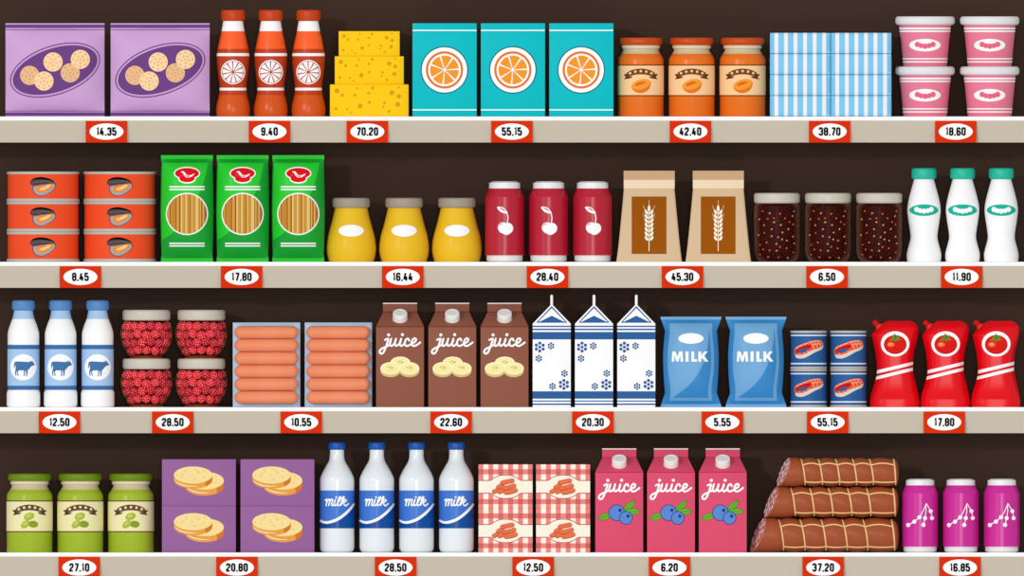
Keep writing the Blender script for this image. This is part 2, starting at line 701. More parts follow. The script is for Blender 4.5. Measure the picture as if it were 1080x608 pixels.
# ---- orange soda bottles
def soda_bottle():
    z = Z(224, 4, 4.905, 245.8, 4 + 582 / 4.905)
    def P(l):
        return [(hw / 4.905, z.h(y)) for hw, y in l]
    body = Lathe([P([(80, 582), (85, 576), (88, 550), (85, 518), (75, 478), (69, 445), (70, 415), (75, 375), (80, 335), (83, 300), (83, 262), (78, 225), (69, 180), (60, 140), (52, 90), (51, 78)])], n=4)
    t = thing('soda_bottle', '', 'bottle', 'orange soda bottles')
    OR, LO, WH = M('FF6530', .3, .25), M('D65823', .3, .25), M('FFFFFF', .3, .2)
    link('bottle', body.mesh(bands=[(0, 1), (z.h(470), 0), (z.h(140), 2)]), [OR, LO, WH], t)
    LB = M('BE4222', .35, .2)
    lab = link('label', body.mesh(bands=[(z.h(470), 0), (z.h(447), 1), (z.h(433), 0), (z.h(269), 1), (z.h(254), 0)],
                                  off=.25, h0=z.h(470), h1=z.h(232), caps=False), [LB, WHITE], t,
               label='dark orange wrap label with white bands')
    d = Decal(body.surf, z, body.cuts(), steps(0, 120, 2), off=.5)
    c = (107, 352)
    d.ell(WHITE, c, 63, 63, hole=57.5)
    d.ell(WHITE, c, 54.5, 54.5)
    for k in range(11):
        a = 2 * PI * k / 11 + .1
        u, v = math.cos(a), math.sin(a)
        d.poly(LB, [(c[0] - v * 1.2, c[1] + u * 1.2), (c[0] + u * 55 - v * 3.4, c[1] + v * 55 + u * 3.4), (c[0] + u * 55 + v * 3.4, c[1] + v * 55 - u * 3.4), (c[0] + v * 1.2, c[1] - u * 1.2)])
    d.ell(LB, c, 6, 6, n=12)
    d.done('citrus_emblem', lab, 'white citrus slice emblem')
    cap = Lathe(rim(63 / 4.905, z.h(88), z.h(30), 2.6))
    bm = cap.mesh(seg=48)
    link('cap', bm, M('C4451D', .4, .25), t, label='rust red cap')
    place(t, 18, [(245.8, B1, 'orange soda bottle with citrus emblem, the one next to the purple cookie packs'),
                  (285.6, B1, 'orange soda bottle with citrus emblem standing between two like it'),
                  (325.3, B1, 'orange soda bottle with citrus emblem, the one next to the stacked cheese')])
soda_bottle()


# ---- cheese
def cheese():
    holes = [(70, 423, 15), (104, 450, 10), (63, 537, 10), (135, 541, 7), (161, 562, 7), (185, 450, 9), (198, 406, 7),
             (299, 404, 10), (273, 437, 9), (277, 497, 9), (219, 520, 15), (374, 500, 9), (366, 526, 7), (422, 435, 15),
             (467, 457, 14), (460, 510, 15), (404, 554, 9), (465, 401, 7)]
    Y, HO = M('FBCA17', .5, .05, bump=.08, bscale=120), M('DDA526', .6)
    k = 6.08
    blocks = [(24, 529, 381, 587, 'large yellow cheese block at the bottom of the cheese stack'),
              (55, 498, 199, 380, 'medium yellow cheese block in the middle of the cheese stack'),
              (80, 472, 37, 198, 'small yellow cheese block on top of the cheese stack')]
    base = B1
    for x0, x1, y0, y1, lab in blocks:
        W, H = (x1 - x0) / k, (y1 - y0) / k
        D = W * .36
        t = thing('cheese_block', lab, 'cheese', 'stacked cheese blocks')
        bm = box_bm(-W / 2, W / 2, -D, D, 0, H, 0.7)
        sx, sy = (x1 - x0) / 505.0, (y1 - y0) / 206.0
        # cut the front face open around each hole and sink a bowl into it
        front = [f for f in bm.faces if f.normal.y < -.99]
        co = [v.co.copy() for v in front[0].verts]
        xa, xb = min(c.x for c in co) / U, max(c.x for c in co) / U
        za, zb = min(c.z for c in co) / U, max(c.z for c in co) / U
        bmesh.ops.delete(bm, geom=front, context='FACES_ONLY')
        outer = [(xa, za), (xb, za), (xb, zb), (xa, zb)]
        loops = [outer]
        circ = []
        for hx, hy, r in holes:
            cx = -W / 2 + (hx - 24) * sx / k
            ch = H - (hy - 381) * sy / k
            r = r * sx / k
            n = 14
            loops.append([(cx + r * math.cos(2 * PI * i / n), ch + r * math.sin(2 * PI * i / n)) for i in range(n)])
            circ.append((cx, ch, r, n))
        tri = tessellate_polygon([[Vector((p[0], p[1], 0)) for p in l] for l in loops])
        flat = [p for l in loops for p in l]
        vs = [bm.verts.new((p[0] * U, -D * U, p[1] * U)) for p in flat]
        for f in tri:
            bm.faces.new([vs[i] for i in f])
        q = 4
        for cx, ch, r, n in circ:
            prev = vs[q:q + n]
            q += n
            for s_ in (.85, .55):
                dp = r * .55 * math.sqrt(1 - s_ * s_)
                ring = [bm.verts.new(((cx + r * s_ * math.cos(2 * PI * i / n)) * U, (-D + dp) * U, (ch + r * s_ * math.sin(2 * PI * i / n)) * U)) for i in range(n)]
                for i in range(n):
                    bm.faces.new((prev[i], prev[(i + 1) % n], ring[(i + 1) % n], ring[i])).material_index = 1
                prev = ring
            bm.faces.new(prev).material_index = 1
        bmesh.ops.remove_doubles(bm, verts=bm.verts, dist=1e-6)
        bmesh.ops.recalc_face_normals(bm, faces=bm.faces)
        o = link('cheese_body', bm, [Y, HO], t, 30)
        t.location = (xx(344 + (x0 + x1) / 2 / k), (7 + 83.1 * .36) * U, zz(base))
        base -= H
cheese()


# ---- turquoise boxes with an orange slice
def orange_box():
    z = Z(432, 20, 5.736, 468.9, 20 + 589 / 5.736)
    H, hw, D = z.h(24), 33.9, 20
    t = thing('orange_box', '', 'box', 'turquoise boxes with an orange slice')
    link('carton', box_bm(-hw, hw, -D, D, 0, H, 0.8), M('12BDC5', .4, .06), t, 30)
    s = lambda x, h: -D
    d = Decal(s, z, off=.1)
    d.rect(WHITE, 18, 64, 405, 71)
    d.done('top_line', t, 'white printed line')
    d = Decal(s, z, off=.1)
    d.rect(WHITE, 18, 545, 405, 552)
    d.done('bottom_line', t, 'white printed line')
    d = Decal(s, z, off=.1, step=.012)
    c = (211, 307)
    O1, O2, PL = M('E8742B'), M('F59A2C'), M('FBC98A')
    d.ell(M('1B6F7E'), c, 144, 144, n=56)
    d.ell(WHITE, c, 137, 137, n=56)
    d.ell(O1, c, 113, 113, n=56)
    d.ell(WHITE, c, 99, 99, n=56)
    d.ell(O2, c, 87, 87, n=56)
    angs = [107, 55.7, 3.4, -44.5, -95.5, -147.7, 158.5]
    for i, a in enumerate(angs):
        r = math.radians(a)
        u, v = math.cos(r), -math.sin(r)
        d.poly(WHITE, [(c[0] - v * 1.5, c[1] + u * 1.5), (c[0] + u * 90 - v * 5, c[1] + v * 90 + u * 5), (c[0] + u * 90 + v * 5, c[1] + v * 90 - u * 5), (c[0] + v * 1.5, c[1] - u * 1.5)])
        for da in (-19, 0, 19):
            r2 = math.radians(a + 25.7 + da * .7)
            u, v = math.cos(r2), -math.sin(r2)
            d.poly(PL, [(c[0] + u * 8 - v * .6, c[1] + v * 8 + u * .6), (c[0] + u * 50, c[1] + v * 50), (c[0] + u * 8 + v * .6, c[1] + v * 8 - u * .6)])
    d.ell(WHITE, c, 8, 8, n=14)
    d.done('orange_slice_emblem', t, 'round orange slice emblem')
    place(t, D, [(468.9, B1, 'turquoise box with orange slice, the one next to the stacked cheese'),
                 (541.0, B1, 'turquoise box with orange slice standing between two like it'),
                 (613.1, B1, 'turquoise box with orange slice, the one next to the apricot jars')])
orange_box()


# ---- apricot and olive jars share the jar shape
def ribbon(d, dx, dy, m1, m2, dot):
    def S(l):
        return [(x + dx, y + dy) for x, y in l]
    tail = [(64, 285), (92, 280), (97, 303), (130, 298), (118, 311), (68, 320), (82, 302)]
    d.poly(m2, S(tail))
    d.poly(m2, S([(376 - x, y) for x, y in tail]))
    top = crom([(88, 272), (120, 255), (155, 246), (188, 243), (221, 246), (256, 255), (288, 272)], 4)
    bot = crom([(281, 306), (252, 293), (221, 286), (188, 284), (155, 286), (124, 293), (95, 306)], 4)
    d.poly(m1, S(top + bot))
    for x, y in ((112, 276), (149, 265), (188, 261), (227, 265), (264, 276)):
        d.ell(dot, (x + dx, y + dy), 9, 9, n=12)


def preserve_jar(name, lab, group, z, ax, dy, hexes, fruit, spots):
    lid, neck, rimc, body, label, linec, rib, rib2 = hexes
    k = z.k
    t = thing(name, '', 'jar', group)
    def P(l):
        return [(hw / k, z.h(y + dy)) for hw, y in l]
    J = Lathe([P([(159, 585), (162, 581)]), P([(162, 581), (163, 578)]), P([(163, 578), (163, 182)]), P([(163, 182), (158, 164), (141, 138), (129, 118), (127, 104)]),
               P([(127, 104), (136, 97), (138, 88), (136, 79), (133, 72)])], n=5)
    link('jar_body', J.mesh(bands=[(0, 0), (z.h(137 + dy), 1), (z.h(100 + dy), 2)]),
         [M(body, .3, .2), M(neck, .3, .2), M(rimc, .3, .2)], t)
    lb = link('label', J.mesh(bands=[(z.h(440 + dy), 1), (z.h(432 + dy), 0), (z.h(222 + dy), 1)], off=.25,
                              h0=z.h(440 + dy), h1=z.h(214 + dy), caps=False), [M(label, .6), M(linec, .6)], t,
              label='cream wrap label with dark edges')
    d = Decal(J.surf, z, J.cuts(), (), off=.45, step=.01)
    ribbon(d, ax - 188, dy, M(rib), M(rib2), M(label))
    d.done('ribbon_emblem', lb, 'brown ribbon with five dots')
    d = Decal(J.surf, z, J.cuts(), (), off=.45, step=.01)
    fruit(d)
    d.done('fruit_picture', lb)
    L = Lathe(rim(154.5 / k, z.h(76 + dy), z.h(22 + dy), 2.6))
    link('lid', L.mesh(), M(lid, .4, .25), t)
    place(t, 24.2, spots)


def apricot(d):
    O, DK, PIT = M('F79B35'), M('E8742C'), M('DB6A22')
    d.poly(DK, [(121, 368), (135, 350), (200, 335), (256, 340), (257, 362), (244, 392), (215, 412), (180, 418), (148, 408), (128, 390)], smooth=4)
    d.ell(O, (189, 356), 69, 35, 15)
    d.ell(PIT, (185, 353), 39, 15, 15)
    d.poly(O, [(150, 372), (190, 358), (222, 345), (215, 360), (190, 370), (160, 377)], smooth=4)


def olives(d):
    A, B, Cc = M('A7B83E'), M('8FA02E'), M('C3CC68')
    d.ell(A, (194, 333), 38, 25, 20)
    d.ell(Cc, (190, 330), 22, 12, 20)
    d.ell(B, (223, 388), 35, 24, -5)
    d.ell(M('6E7A22'), (223, 390), 30, 15, 0, hole=27)
    d.ell(A, (167, 389), 35, 23, 38)
    d.ell(Cc, (165, 384), 19, 11, 38)


preserve_jar('apricot_jar', '', 'apricot jam jars', Z(648, 36, 6.755, 675.8, 36 + 585 / 6.755), 188, 0,
             ('C64B1E', 'CEBF9A', 'E4D5B0', 'E87325', 'FBCE9A', '7A3F17', '7A4824', '5E3013'), apricot,
             [(675.8, B1, 'orange apricot jar with ribbon label, the one next to the turquoise boxes'),
              (729.5, B1, 'orange apricot jar with ribbon label standing between two like it'),
              (783.2, B1, 'orange apricot jar with ribbon label, the one next to the striped packs')])
preserve_jar('olive_jar', '', 'green olive jars', Z(2, 496, 6.755, 31.2, 496 + 590 / 6.755), 197, 5,
             ('6C8A1A', 'CFC09C', 'E4D5B0', 'A2B833', 'EFE8B2', '6B4537', '6E4B3B', '55382C'), olives,
             [(31.2, B4, 'green olive jar with ribbon label at the far left end of the lowest shelf'),
              (84.7, B4, 'green olive jar with ribbon label standing between two like it'),
              (138.2, B4, 'green olive jar with ribbon label, the one next to the purple biscuit boxes')])


# ---- blue striped packs, two columns of four
def striped_pack():
    W, H, D = 64.1, 22.1, 26.0
    mat = pattern_mat('blue_white_stripes', D, lambda nt, c, h: nmix(nt, stripe_mask(nt, c, 10.08, 3.98, -W / 2 + 4.9), '82C8F1', 'F1EFEE'))
    t = thing('striped_pack', '', 'pack', 'blue striped packs')
    bm = bmesh.new()
    n = 20
    bmesh.ops.create_cube(bm, size=2)
    bmesh.ops.subdivide_edges(bm, edges=bm.edges[:], cuts=13, use_grid_fill=True)
    for v in bm.verts:
        x, y, h = v.co
        fx, fy, fz = 1 - abs(x) ** 6, 1 - abs(y) ** 6, 1 - abs(h) ** 4
        v.co = Vector((x * (W / 2 - .35 + .35 * fy * fz), y * (D - 2.5 + 2.5 * fx * fz), H / 2 + h * (H / 2 - .25 + .25 * fx * fy))) * U
    link('soft_pack', bm, mat, t, 75)
    cols = [(844.0, 'beside the apricot jars'), (908.2, 'beside the pink tubs')]
    lev = ['bottom', 'second from bottom', 'third from bottom', 'topmost']
    place(t, D, [(x, B1 - i * H, 'blue striped pack, %s of the column %s' % (lev[i], w)) for x, w in cols for i in range(4)])
striped_pack()


# ---- pink tubs
def bumps(d, m, c, k):
    """the little cloud of round bumps inside the oval emblem"""
    for dx, dy, r in ((-43, -4, 15), (-23, 3, 14), (0, 6, 15), (23, 3, 14), (43, -4, 15)):
        d.ell(m, (c[0] + dx * k, c[1] + dy * k), r * k, r * k, n=18)


def tub():
    z = Z(940, 10, 5.24, 975.5, 10 + 314 / 5.24)
    t = thing('dessert_tub', '', 'tub', 'pink dessert tubs')
    k = 5.24
    J = Lathe([[(119 / k, 0), (121 / k, .5)], [(121 / k, .5), (144 / k, z.h(78))]])
    link('cup', J.mesh(), M('EC8098', .4, .12), t)
    for y0, y1, nm in ((115, 124, 'top_stripe'), (99, 109, 'top_stripe'), (285, 292, 'bottom_stripe'), (268, 275, 'bottom_stripe')):
        link(nm, J.mesh(off=.2, h0=z.h(y1), h1=z.h(y0), caps=False), WHITE, t, label='white printed stripe')
    d = Decal(J.surf, z, J.cuts(), (), off=.2, step=.008)
    d.ell(WHITE, (186, 196), 87, 35)
    e = d.done('oval_emblem', t, 'white oval emblem')
    d = Decal(J.surf, z, J.cuts(), (), off=.35, step=.005)
    bumps(d, M('EC6885'), (187, 196), 1.0)
    d.done('emblem_mark', e, 'pink bumpy mark')
    L = Lathe(rim(164 / k, z.h(85), z.h(37), 3.2))
    link('lid', L.mesh(), M('E6E6E6', .4, .2), t, label='pale grey lid')
    H = z.h(37)
    place(t, 31.5, [(975.6, B1, 'lower pink tub with pale lid next to the striped packs'),
                    (975.6, B1 - H, 'upper pink tub stacked next to the striped packs'),
                    (1043.8, B1, 'lower pink tub with pale lid at the right end of the top shelf'),
                    (1043.8, B1 - H, 'upper pink tub stacked at the right end of the top shelf')])
tub()

# =================================================================== ROW 2
METAL = M('BFB9B0', .35, .3)
METAL2 = M('A39A8E', .35, .3)


def mussel_tin():
    z = Z(2, 175, 5.79, 45.4, 175 + 217 / 5.79)
    k, ysc = 5.79, .8
    t = thing('mussel_tin', '', 'tin', 'red mussel tins')
    H = z.h(33)
    J = Lathe([[(216 / k, 0.3), (216 / k, H - .3)]], ysc=ysc)
    link('tin_body', J.mesh(seg=80), M('F0512A', .4, .12), t)
    for nm, a, b in (('top_rim', z.h(50), H), ('bottom_rim', 0, z.h(198))):
        R = Lathe(rim(222.5 / k, a, b, .9), ysc=ysc)
        link(nm, R.mesh(seg=80, bands=[(0, 0)]), METAL, t, label='grey metal rim')
    d = Decal(J.surf, z, J.cuts(), (), off=.2, step=.01)
    DKs, BK, GR, OUTL = M('4B4345'), M('0B0808'), M('A4A4AA'), M('4A4040')
    OR, LT = M('F08C2F'), M('FCCB86')
    low = [(188, 122), (187, 145), (198, 168), (220, 181), (250, 183), (285, 168), (315, 145), (331, 122), (325, 104), (300, 103), (260, 110), (215, 118)]
    d.poly(OUTL, low, smooth=4)
    cx, cy = 255, 145
    d.poly(GR, [(cx + (x - cx) * .93, cy + (y - cy) * .9) for x, y in low], smooth=4)
    d.poly(OR, [(213, 132), (212, 150), (228, 163), (256, 158), (290, 142), (313, 122), (308, 108), (285, 110), (262, 118), (235, 120)], smooth=4)
    d.poly(LT, [(230, 137), (238, 148), (262, 143), (288, 130), (300, 116), (282, 115), (258, 127)], smooth=4)
    up = [(172, 103), (178, 86), (200, 73), (235, 67), (270, 71), (302, 82), (322, 96), (312, 104), (285, 107), (240, 111), (205, 117), (182, 116)]
    d.poly(DKs, up, smooth=4)
    d.poly(BK, [(180, 86), (200, 73), (235, 67), (270, 71), (302, 82), (321, 95), (290, 87), (240, 80), (205, 82)], smooth=4)
    d.line(M('7A7072'), [(182, 104), (225, 97), (270, 95), (310, 98)], 3, smooth=5)
    d.line(M('6A6062'), [(186, 96), (225, 88), (270, 87), (305, 93)], 2, smooth=5)
    d.done('mussel_picture', t, 'printed open mussel')
    lev = ['bottom', 'middle', 'top']
    place(t, 31, [(x, B2 - i * H, 'red tin with an open mussel, %s of the mussel stack %s' % (lev[i], w))
                  for x, w in ((45.4, 'at the far left end'), (126.4, 'beside the green pasta bags')) for i in range(3)])
mussel_tin()


def pasta_bag():
    z = Z(166, 158, 4.903, 197.2, 158 + 579 / 4.903)
    H = z.h(27)
    o = [(579, 134), (560, 134), (545, 131), (480, 134), (320, 137), (130, 134), (62, 131), (48, 134), (27, 134)]
    Lt = [(z.h(y), -w / 4.903) for y, w in o]
    Rt = [(h, -v) for h, v in Lt]
    bag = Bag(Lt, Rt, H, 15, p=3.2, q=5, t0=.09, seam0=4, seam1=4)
    t = thing('pasta_bag', '', 'pasta', 'green pasta bags')
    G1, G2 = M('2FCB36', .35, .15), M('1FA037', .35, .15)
    link('bag', bag.mesh(extra=(z.h(560), z.h(48)), bands=[(0, 1), (z.h(560), 0), (z.h(48), 1)]), [G2, M('2CC634', .4, .1)], t, 50)
    xs, hs = steps(-28, 28, 2.5), steps(0, H, 3)
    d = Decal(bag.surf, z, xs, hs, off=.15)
    d.poly(G1, crom([(262, 66), (252, 120), (232, 190), (200, 260), (150, 345), (95, 415), (23, 468)], 6) + [(20, 320), (24, 130), (28, 66)])  # lighter green over the upper left, ending in a curved diagonal
    d.done('light_green_area', t, 'lighter green area')
    xs2, hs2 = steps(-28, 28, 2.5), steps(0, H, 4)
    d = Decal(bag.surf, z, xs2, hs2, off=.3, step=.01)
    RD = M('E0191F')
    d.ell(WHITE, (153, 121), 68, 34)
    d.ell(WHITE, (153, 149), 46, 25)
    d.ell(RD, (153, 121), 62, 28)
    d.ell(RD, (153, 148), 40, 19)
    d.line(WHITE, [(122, 114), (134, 115), (143, 128), (157, 137), (174, 134), (190, 124)], 10, smooth=6, taper=lambda q: .35 + .9 * math.sin(PI * min(1, q * 1.02)))
    d.done('brand_emblem', t, 'red emblem with white swoosh')
    for nm, a, b in (('top_line', 187, 194), ('top_line', 201, 208), ('bottom_line', 480, 487), ('bottom_line', 493, 500)):
        d = Decal(bag.surf, z, xs2, hs2, off=.3)
        d.rect(WHITE, 62, a, 244, b)
        d.done(nm, t, 'white printed line')
    d = Decal(bag.surf, z, xs2, hs2, off=.3, step=.004)
    c, R = (153, 331), 103
    d.ell(WHITE, c, 109.5, 109.5, n=56)
    w = d.done('window_frame', t, 'white ring around the pasta window')
    d = Decal(bag.surf, z, xs2, hs2, off=.42, step=.0005)
    tans = [M(q) for q in ('C08636', 'D3A24C', 'A96A22', 'E6C377', '96581A', 'C9923F', 'B97A30')]
    rs = random.Random(3)
    x = -R
    while x < R - .5:
        x2 = min(R, x + rs.choice((3, 4, 5, 7, 9)))
        seg = [x + (x2 - x) * i / 3 for i in range(4)]
        top = [(c[0] + q, c[1] - math.sqrt(max(0, R * R - q * q))) for q in seg]
        bot = [(c[0] + q, c[1] + math.sqrt(max(0, R * R - q * q))) for q in reversed(seg)]
        pts = [p for i, p in enumerate(top + bot) if i == 0 or (abs(p[0] - (top + bot)[i - 1][0]) + abs(p[1] - (top + bot)[i - 1][1])) > .01]
        d.poly(rs.choice(tans), pts)
        x = x2
    d.done('spaghetti_window', w, 'tan spaghetti in a round window')
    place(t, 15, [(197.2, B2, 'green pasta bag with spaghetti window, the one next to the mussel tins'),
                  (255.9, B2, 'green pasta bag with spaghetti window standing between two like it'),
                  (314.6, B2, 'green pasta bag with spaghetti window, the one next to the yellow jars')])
pasta_bag()


def sauce_jar():
    z = Z(340, 204, 8, 370.4, 204 + 579 / 8)
    k = 8
    t = thing('sauce_jar', '', 'jar', 'yellow sauce jars')
    J = Lathe([[(hw / k, z.h(y)) for hw, y in [(180, 579), (190, 574), (203, 530), (210, 480), (208, 430), (196, 355), (172, 270), (153, 195), (137, 124), (135, 112)]]], n=5)
    link('jar_body', J.mesh(), M('ECBE2B', .35, .15), t)
    d = Decal(J.surf, z, J.cuts(), steps(20, 45, 1.5), off=.2)
    d.ell(WHITE, (243, 316), 107, 50)
    d.done('label', t, 'blank white oval label')
    L = Lathe(rim(158 / k, z.h(124), z.h(38), 2.6))
    link('lid', L.mesh(), M('A39889', .4, .2), t, label='grey metal lid')
    place(t, 26.5, [(370.4, B2, 'yellow sauce jar with blank oval label, the one next to the pasta bags'),
                    (426.2, B2, 'yellow sauce jar with blank oval label standing between two like it'),
                    (481.9, B2, 'yellow sauce jar with blank oval label, the one next to the red cans')])
sauce_jar()


def can(name, group, z, ax, k, col, emblem, emblem_name, emblem_label, spots, y):
    """y: rim top, rim low, shoulder top, shoulder low, body low, foot low, foot base"""
    t = thing(name, '', 'can', group)
    sil = M('EDEDED', .3, .3)
    body = Lathe([[(137.5 / k, z.h(y[4])), (137.5 / k, z.h(y[3]))], [(137.5 / k, z.h(y[3])), (112 / k, z.h(y[2]))]])
    link('can_body', body.mesh(seg=64), M(col, .28, .3), t, 20)
    H = z.h(y[0])
    top = Lathe([[(110 / k, z.h(y[2]) - .2), (108 / k, z.h(y[1]) + .0)], [(108 / k, z.h(y[1])), (96 / k, z.h(y[1]) + .5)], [(96 / k, z.h(y[1]) + .5), (90 / k, H - .4)], [(90 / k, H - .4), (86 / k, H)], [(86 / k, H), (78 / k, H)], ])
    link('top_rim', top.mesh(seg=64), sil, t, 40, label='silvery top rim')
    foot = Lathe([[(108 / k, 0), (112 / k, .5)], [(112 / k, .5), (126 / k, z.h(y[5]))], [(126 / k, z.h(y[5])), (127.5 / k, z.h(y[4]) - .0)]])
    link('bottom_rim', foot.mesh(seg=64), sil, t, 40, label='silvery bottom rim')
    d = Decal(body.surf, z, body.cuts(), (), off=.2, step=.008)
    emblem(d)
    d.done(emblem_name, t, emblem_label)
    place(t, 137.5 / k, spots)


def cherry(d):
    RD = M('B92B3C', .28, .3)
    d.ell(WHITE, (149, 345), 36, 37)
    d.ell(WHITE, (183, 350), 37, 38)
    d.poly(WHITE, [(125, 370), (150, 388), (170, 396), (195, 388), (205, 360), (165, 330)], smooth=4)
    d.line(WHITE, [(174, 232), (181, 262), (183, 285), (177, 318)], 7, smooth=6)
    d.line(RD, [(122, 334), (132, 322), (148, 318)], 5, smooth=5)
    d.poly(WHITE, [(107, 202), (130, 199), (155, 208), (172, 228), (174, 246), (150, 243), (128, 232), (115, 218)], smooth=4)
    d.poly(RD, [(118, 208), (140, 209), (157, 220), (166, 234), (145, 225)], smooth=4)
    d.line(WHITE, [(112, 205), (140, 219), (172, 242)], 3, smooth=4)


def currants(d):
    for l in ([(210, 213), (185, 272), (157, 320), (118, 352), (70, 378)], [(206, 222), (208, 270), (200, 325), (188, 377)], [(210, 213), (232, 252), (245, 275), (254, 325)]):
        d.line(WHITE, l, 6.5)
    for x, y in ((157, 319), (118, 352), (71, 378), (200, 325), (188, 377), (243, 272), (253, 325)):
        d.ell(WHITE, (x, y), 15.5, 15.5, n=20)


can('soda_can', 'red cherry cans', Z(508, 188, 6.61, 532.2, 188 + 584 / 6.61), 160, 6.61, 'B92B3C', cherry, 'cherry_emblem', 'white cherry emblem',
    [(532.2, B2, 'red soda can with white cherry, the one next to the yellow jars'),
     (578.6, B2, 'red soda can with white cherry standing between two like it'),
     (625.0, B2, 'red soda can with white cherry, the one next to the flour bags')], (22, 32, 72, 132, 538, 576, 584))
can('soda_can', 'magenta currant cans', Z(948, 502, 7.238, 970.4, 502 + 588 / 7.238), 162, 7.238, 'CE3299', currants, 'currant_emblem', 'white currant sprig emblem',
    [(970.4, B4, 'magenta soda can with white currants, the one next to the salamis'),
     (1013.4, B4, 'magenta soda can with white currants standing between two like it'),
     (1056.5, B4, 'magenta soda can with white currants at the right end of the lowest shelf')], (25, 35, 75, 135, 543, 578, 588))


def flour_bag():
    z = Z(650, 176, 5.846, 684.7, 176 + 586 / 5.846)
    k = 5.846
    H, hf, hm = z.h(24), z.h(134), z.h(80)
    t = thing('flour_bag', '', 'flour', 'brown paper flour bags')
    secs = []
    n = 10
    for i in range(n + 1):
        v = i / n
        secs.append((hf * v, 34.7 + (26.8 - 34.7) * v ** .85, 20 + (4.5 - 20) * v ** 1.3))
    secs.append((hm, 26.7, 3.0))
    link('paper_bag', loft(secs + [(H - 1, 26.7, 2.6)], rad=2.2), M('D9BC98', .8, bump=.1), t, 40)
    tabd = [(h, d_) for h, w_, d_ in secs]
    s = lambda x, h: -interp(tabd, h)
    link('folded_flap', box_bm(-26.9, 26.9, -5.2, -4.4, hf, H, .25), M('F0DBBA', .8, bump=.1), t, 30, label='lighter folded top flap')
    d = Decal(lambda x, h: -5.2, z, off=.1, step=.003)
    d.rect(M('CDA880'), 47, 25, 359, 80)
    for i in range(11):
        d.ell(M('D99A84'), (78 + i * 26, 56), 2.6, 2.6, n=8)
        d.ell(M('D99A84'), (66 + i * 27, 72), 2.6, 2.6, n=8)
    d.done('top_band', t, 'darker tan band with tiny dots')
    hs = steps(0, hf, 3)
    d = Decal(s, z, (), hs, off=.25)
    d.rect(M('9B5510'), 95, 183, 309, 537)
    p = d.done('label', t, 'brown rectangular label')
    d = Decal(s, z, (), hs, off=.4, step=.006)
    CR = M('FBF3DC')
    d.line(CR, [(202, 250), (202, 520)], 5)
    d.poly(CR, [(202, 230), (210, 250), (211, 266), (202, 278), (193, 266), (194, 250)])
    d.line(CR, [(202, 205), (202, 235)], 2)
    for i in range(7):
        y = 268 + i * 27
        for sg in (-1, 1):
            d.poly(CR, [(202 + sg * 4.5, y + 24), (202 + sg * 8, y + 8), (202 + sg * 24, y - 5), (202 + sg * 26, y + 8), (202 + sg * 17, y + 22)], smooth=3)
    for sg in (-1, 1):
        d.line(CR, [(202 + sg * 20, 275), (202 + sg * 36, 238)], 2)
        d.line(CR, [(202 + sg * 26, 330), (202 + sg * 36, 285)], 1.4)
    d.done('wheat_emblem', p, 'cream wheat ear emblem')
    place(t, 20, [(684.7, B2, 'tan paper flour bag with wheat label, the one next to the red cans'),
                  (757.6, B2, 'tan paper flour bag with wheat label, the one next to the dark jam jars')])
flour_bag()


LIDC = 'CDC6B8'
def jam_jar():
    z = Z(792, 200, 7.6, 819.4, 200 + 580 / 7.6)
    k = 7.6
    t = thing('jam_jar', '', 'jar', 'dark seeded jam jars')
    o = [(132, 579), (146, 574), (170, 545), (181, 510), (184, 470)]
    o2 = [(184, 470), (184, 150)]
    o3 = [(184, 150), (182, 132), (172, 116), (168, 108)]
    G = Lathe([[(a / k, z.h(b)) for a, b in q] for q in (o, o2, o3)])
    link('glass', G.mesh(), glassy('jam_jar_glass', 'C08068', .015, .12, .2), t, label='clear glass jar')
    I = Lathe([[(max(10, a - 15) / k, z.h(b - (8 if b > 400 else 0))) for a, b in q] for q in (o, o2, o3)])
    ij = link('jam', I.mesh(), M('330A05', .5, .05), t, label='dark brown red jam')
    seeds = [(94, 173), (152, 190), (234, 195), (343, 174), (70, 238), (136, 235), (274, 231), (332, 214), (186, 262), (108, 286), (240, 285), (337, 280),
             (168, 318), (300, 318), (110, 348), (253, 345), (64, 365), (167, 374), (220, 382), (337, 378), (128, 425), (287, 410), (205, 436), (346, 432),
             (76, 443), (285, 472), (150, 487), (207, 491), (339, 503), (75, 521), (140, 541), (222, 544), (294, 546), (185, 230), (250, 400), (100, 480), (310, 260), (235, 460)]
    cols = ['F2B04A', 'E8806A', 'EF6038', 'F0937C', 'F26A3A', 'F3B65A']
    bm = bmesh.new()
    mats = [M(c) for c in cols]
    rs = random.Random(5)
    pts = []
    for (x, y) in seeds:
        px, h = z((x, y))
        px = max(-20.2, min(20.2, px))
        pts.append((px, I.surf(px, h), h))
    for i in range(40):      # the side turned away from us
        a = rs.uniform(0.2, PI - .2)
        h = rs.uniform(5, 55)
        r = I.r(h)
        pts.append((r * math.cos(a), r * math.sin(a), h))
    for (px, py, h) in pts:
        mtx = Matrix.Translation(Vector((px, py, h)) * U) @ Matrix.Rotation(rs.uniform(-.8, .8), 4, 'Y') @ Matrix.Diagonal((1.25, .6, .95, 1))
        g = bmesh.ops.create_icosphere(bm, subdivisions=1, radius=1.0 * U, matrix=mtx)
        mi = rs.randrange(len(mats))
        for f in {f for v in g['verts'] for f in v.link_faces}:
            f.material_index = mi
    so = link('seeds', bm, mats, ij, 60, label='orange and pink seeds')
    L = Lathe(rim(185 / k, z.h(112), z.h(27), 2.8))
    link('lid', L.mesh(), M(LIDC, .35, .25), t, label='pale metal lid')
    place(t, 24.3, [(819.3, B2, 'dark seeded jam jar with pale lid, the one next to the flour bags'),
                    (873.3, B2, 'dark seeded jam jar with pale lid standing between two like it'),
                    (927.3, B2, 'dark seeded jam jar with pale lid, the one next to the teal capped bottles')])
jam_jar()


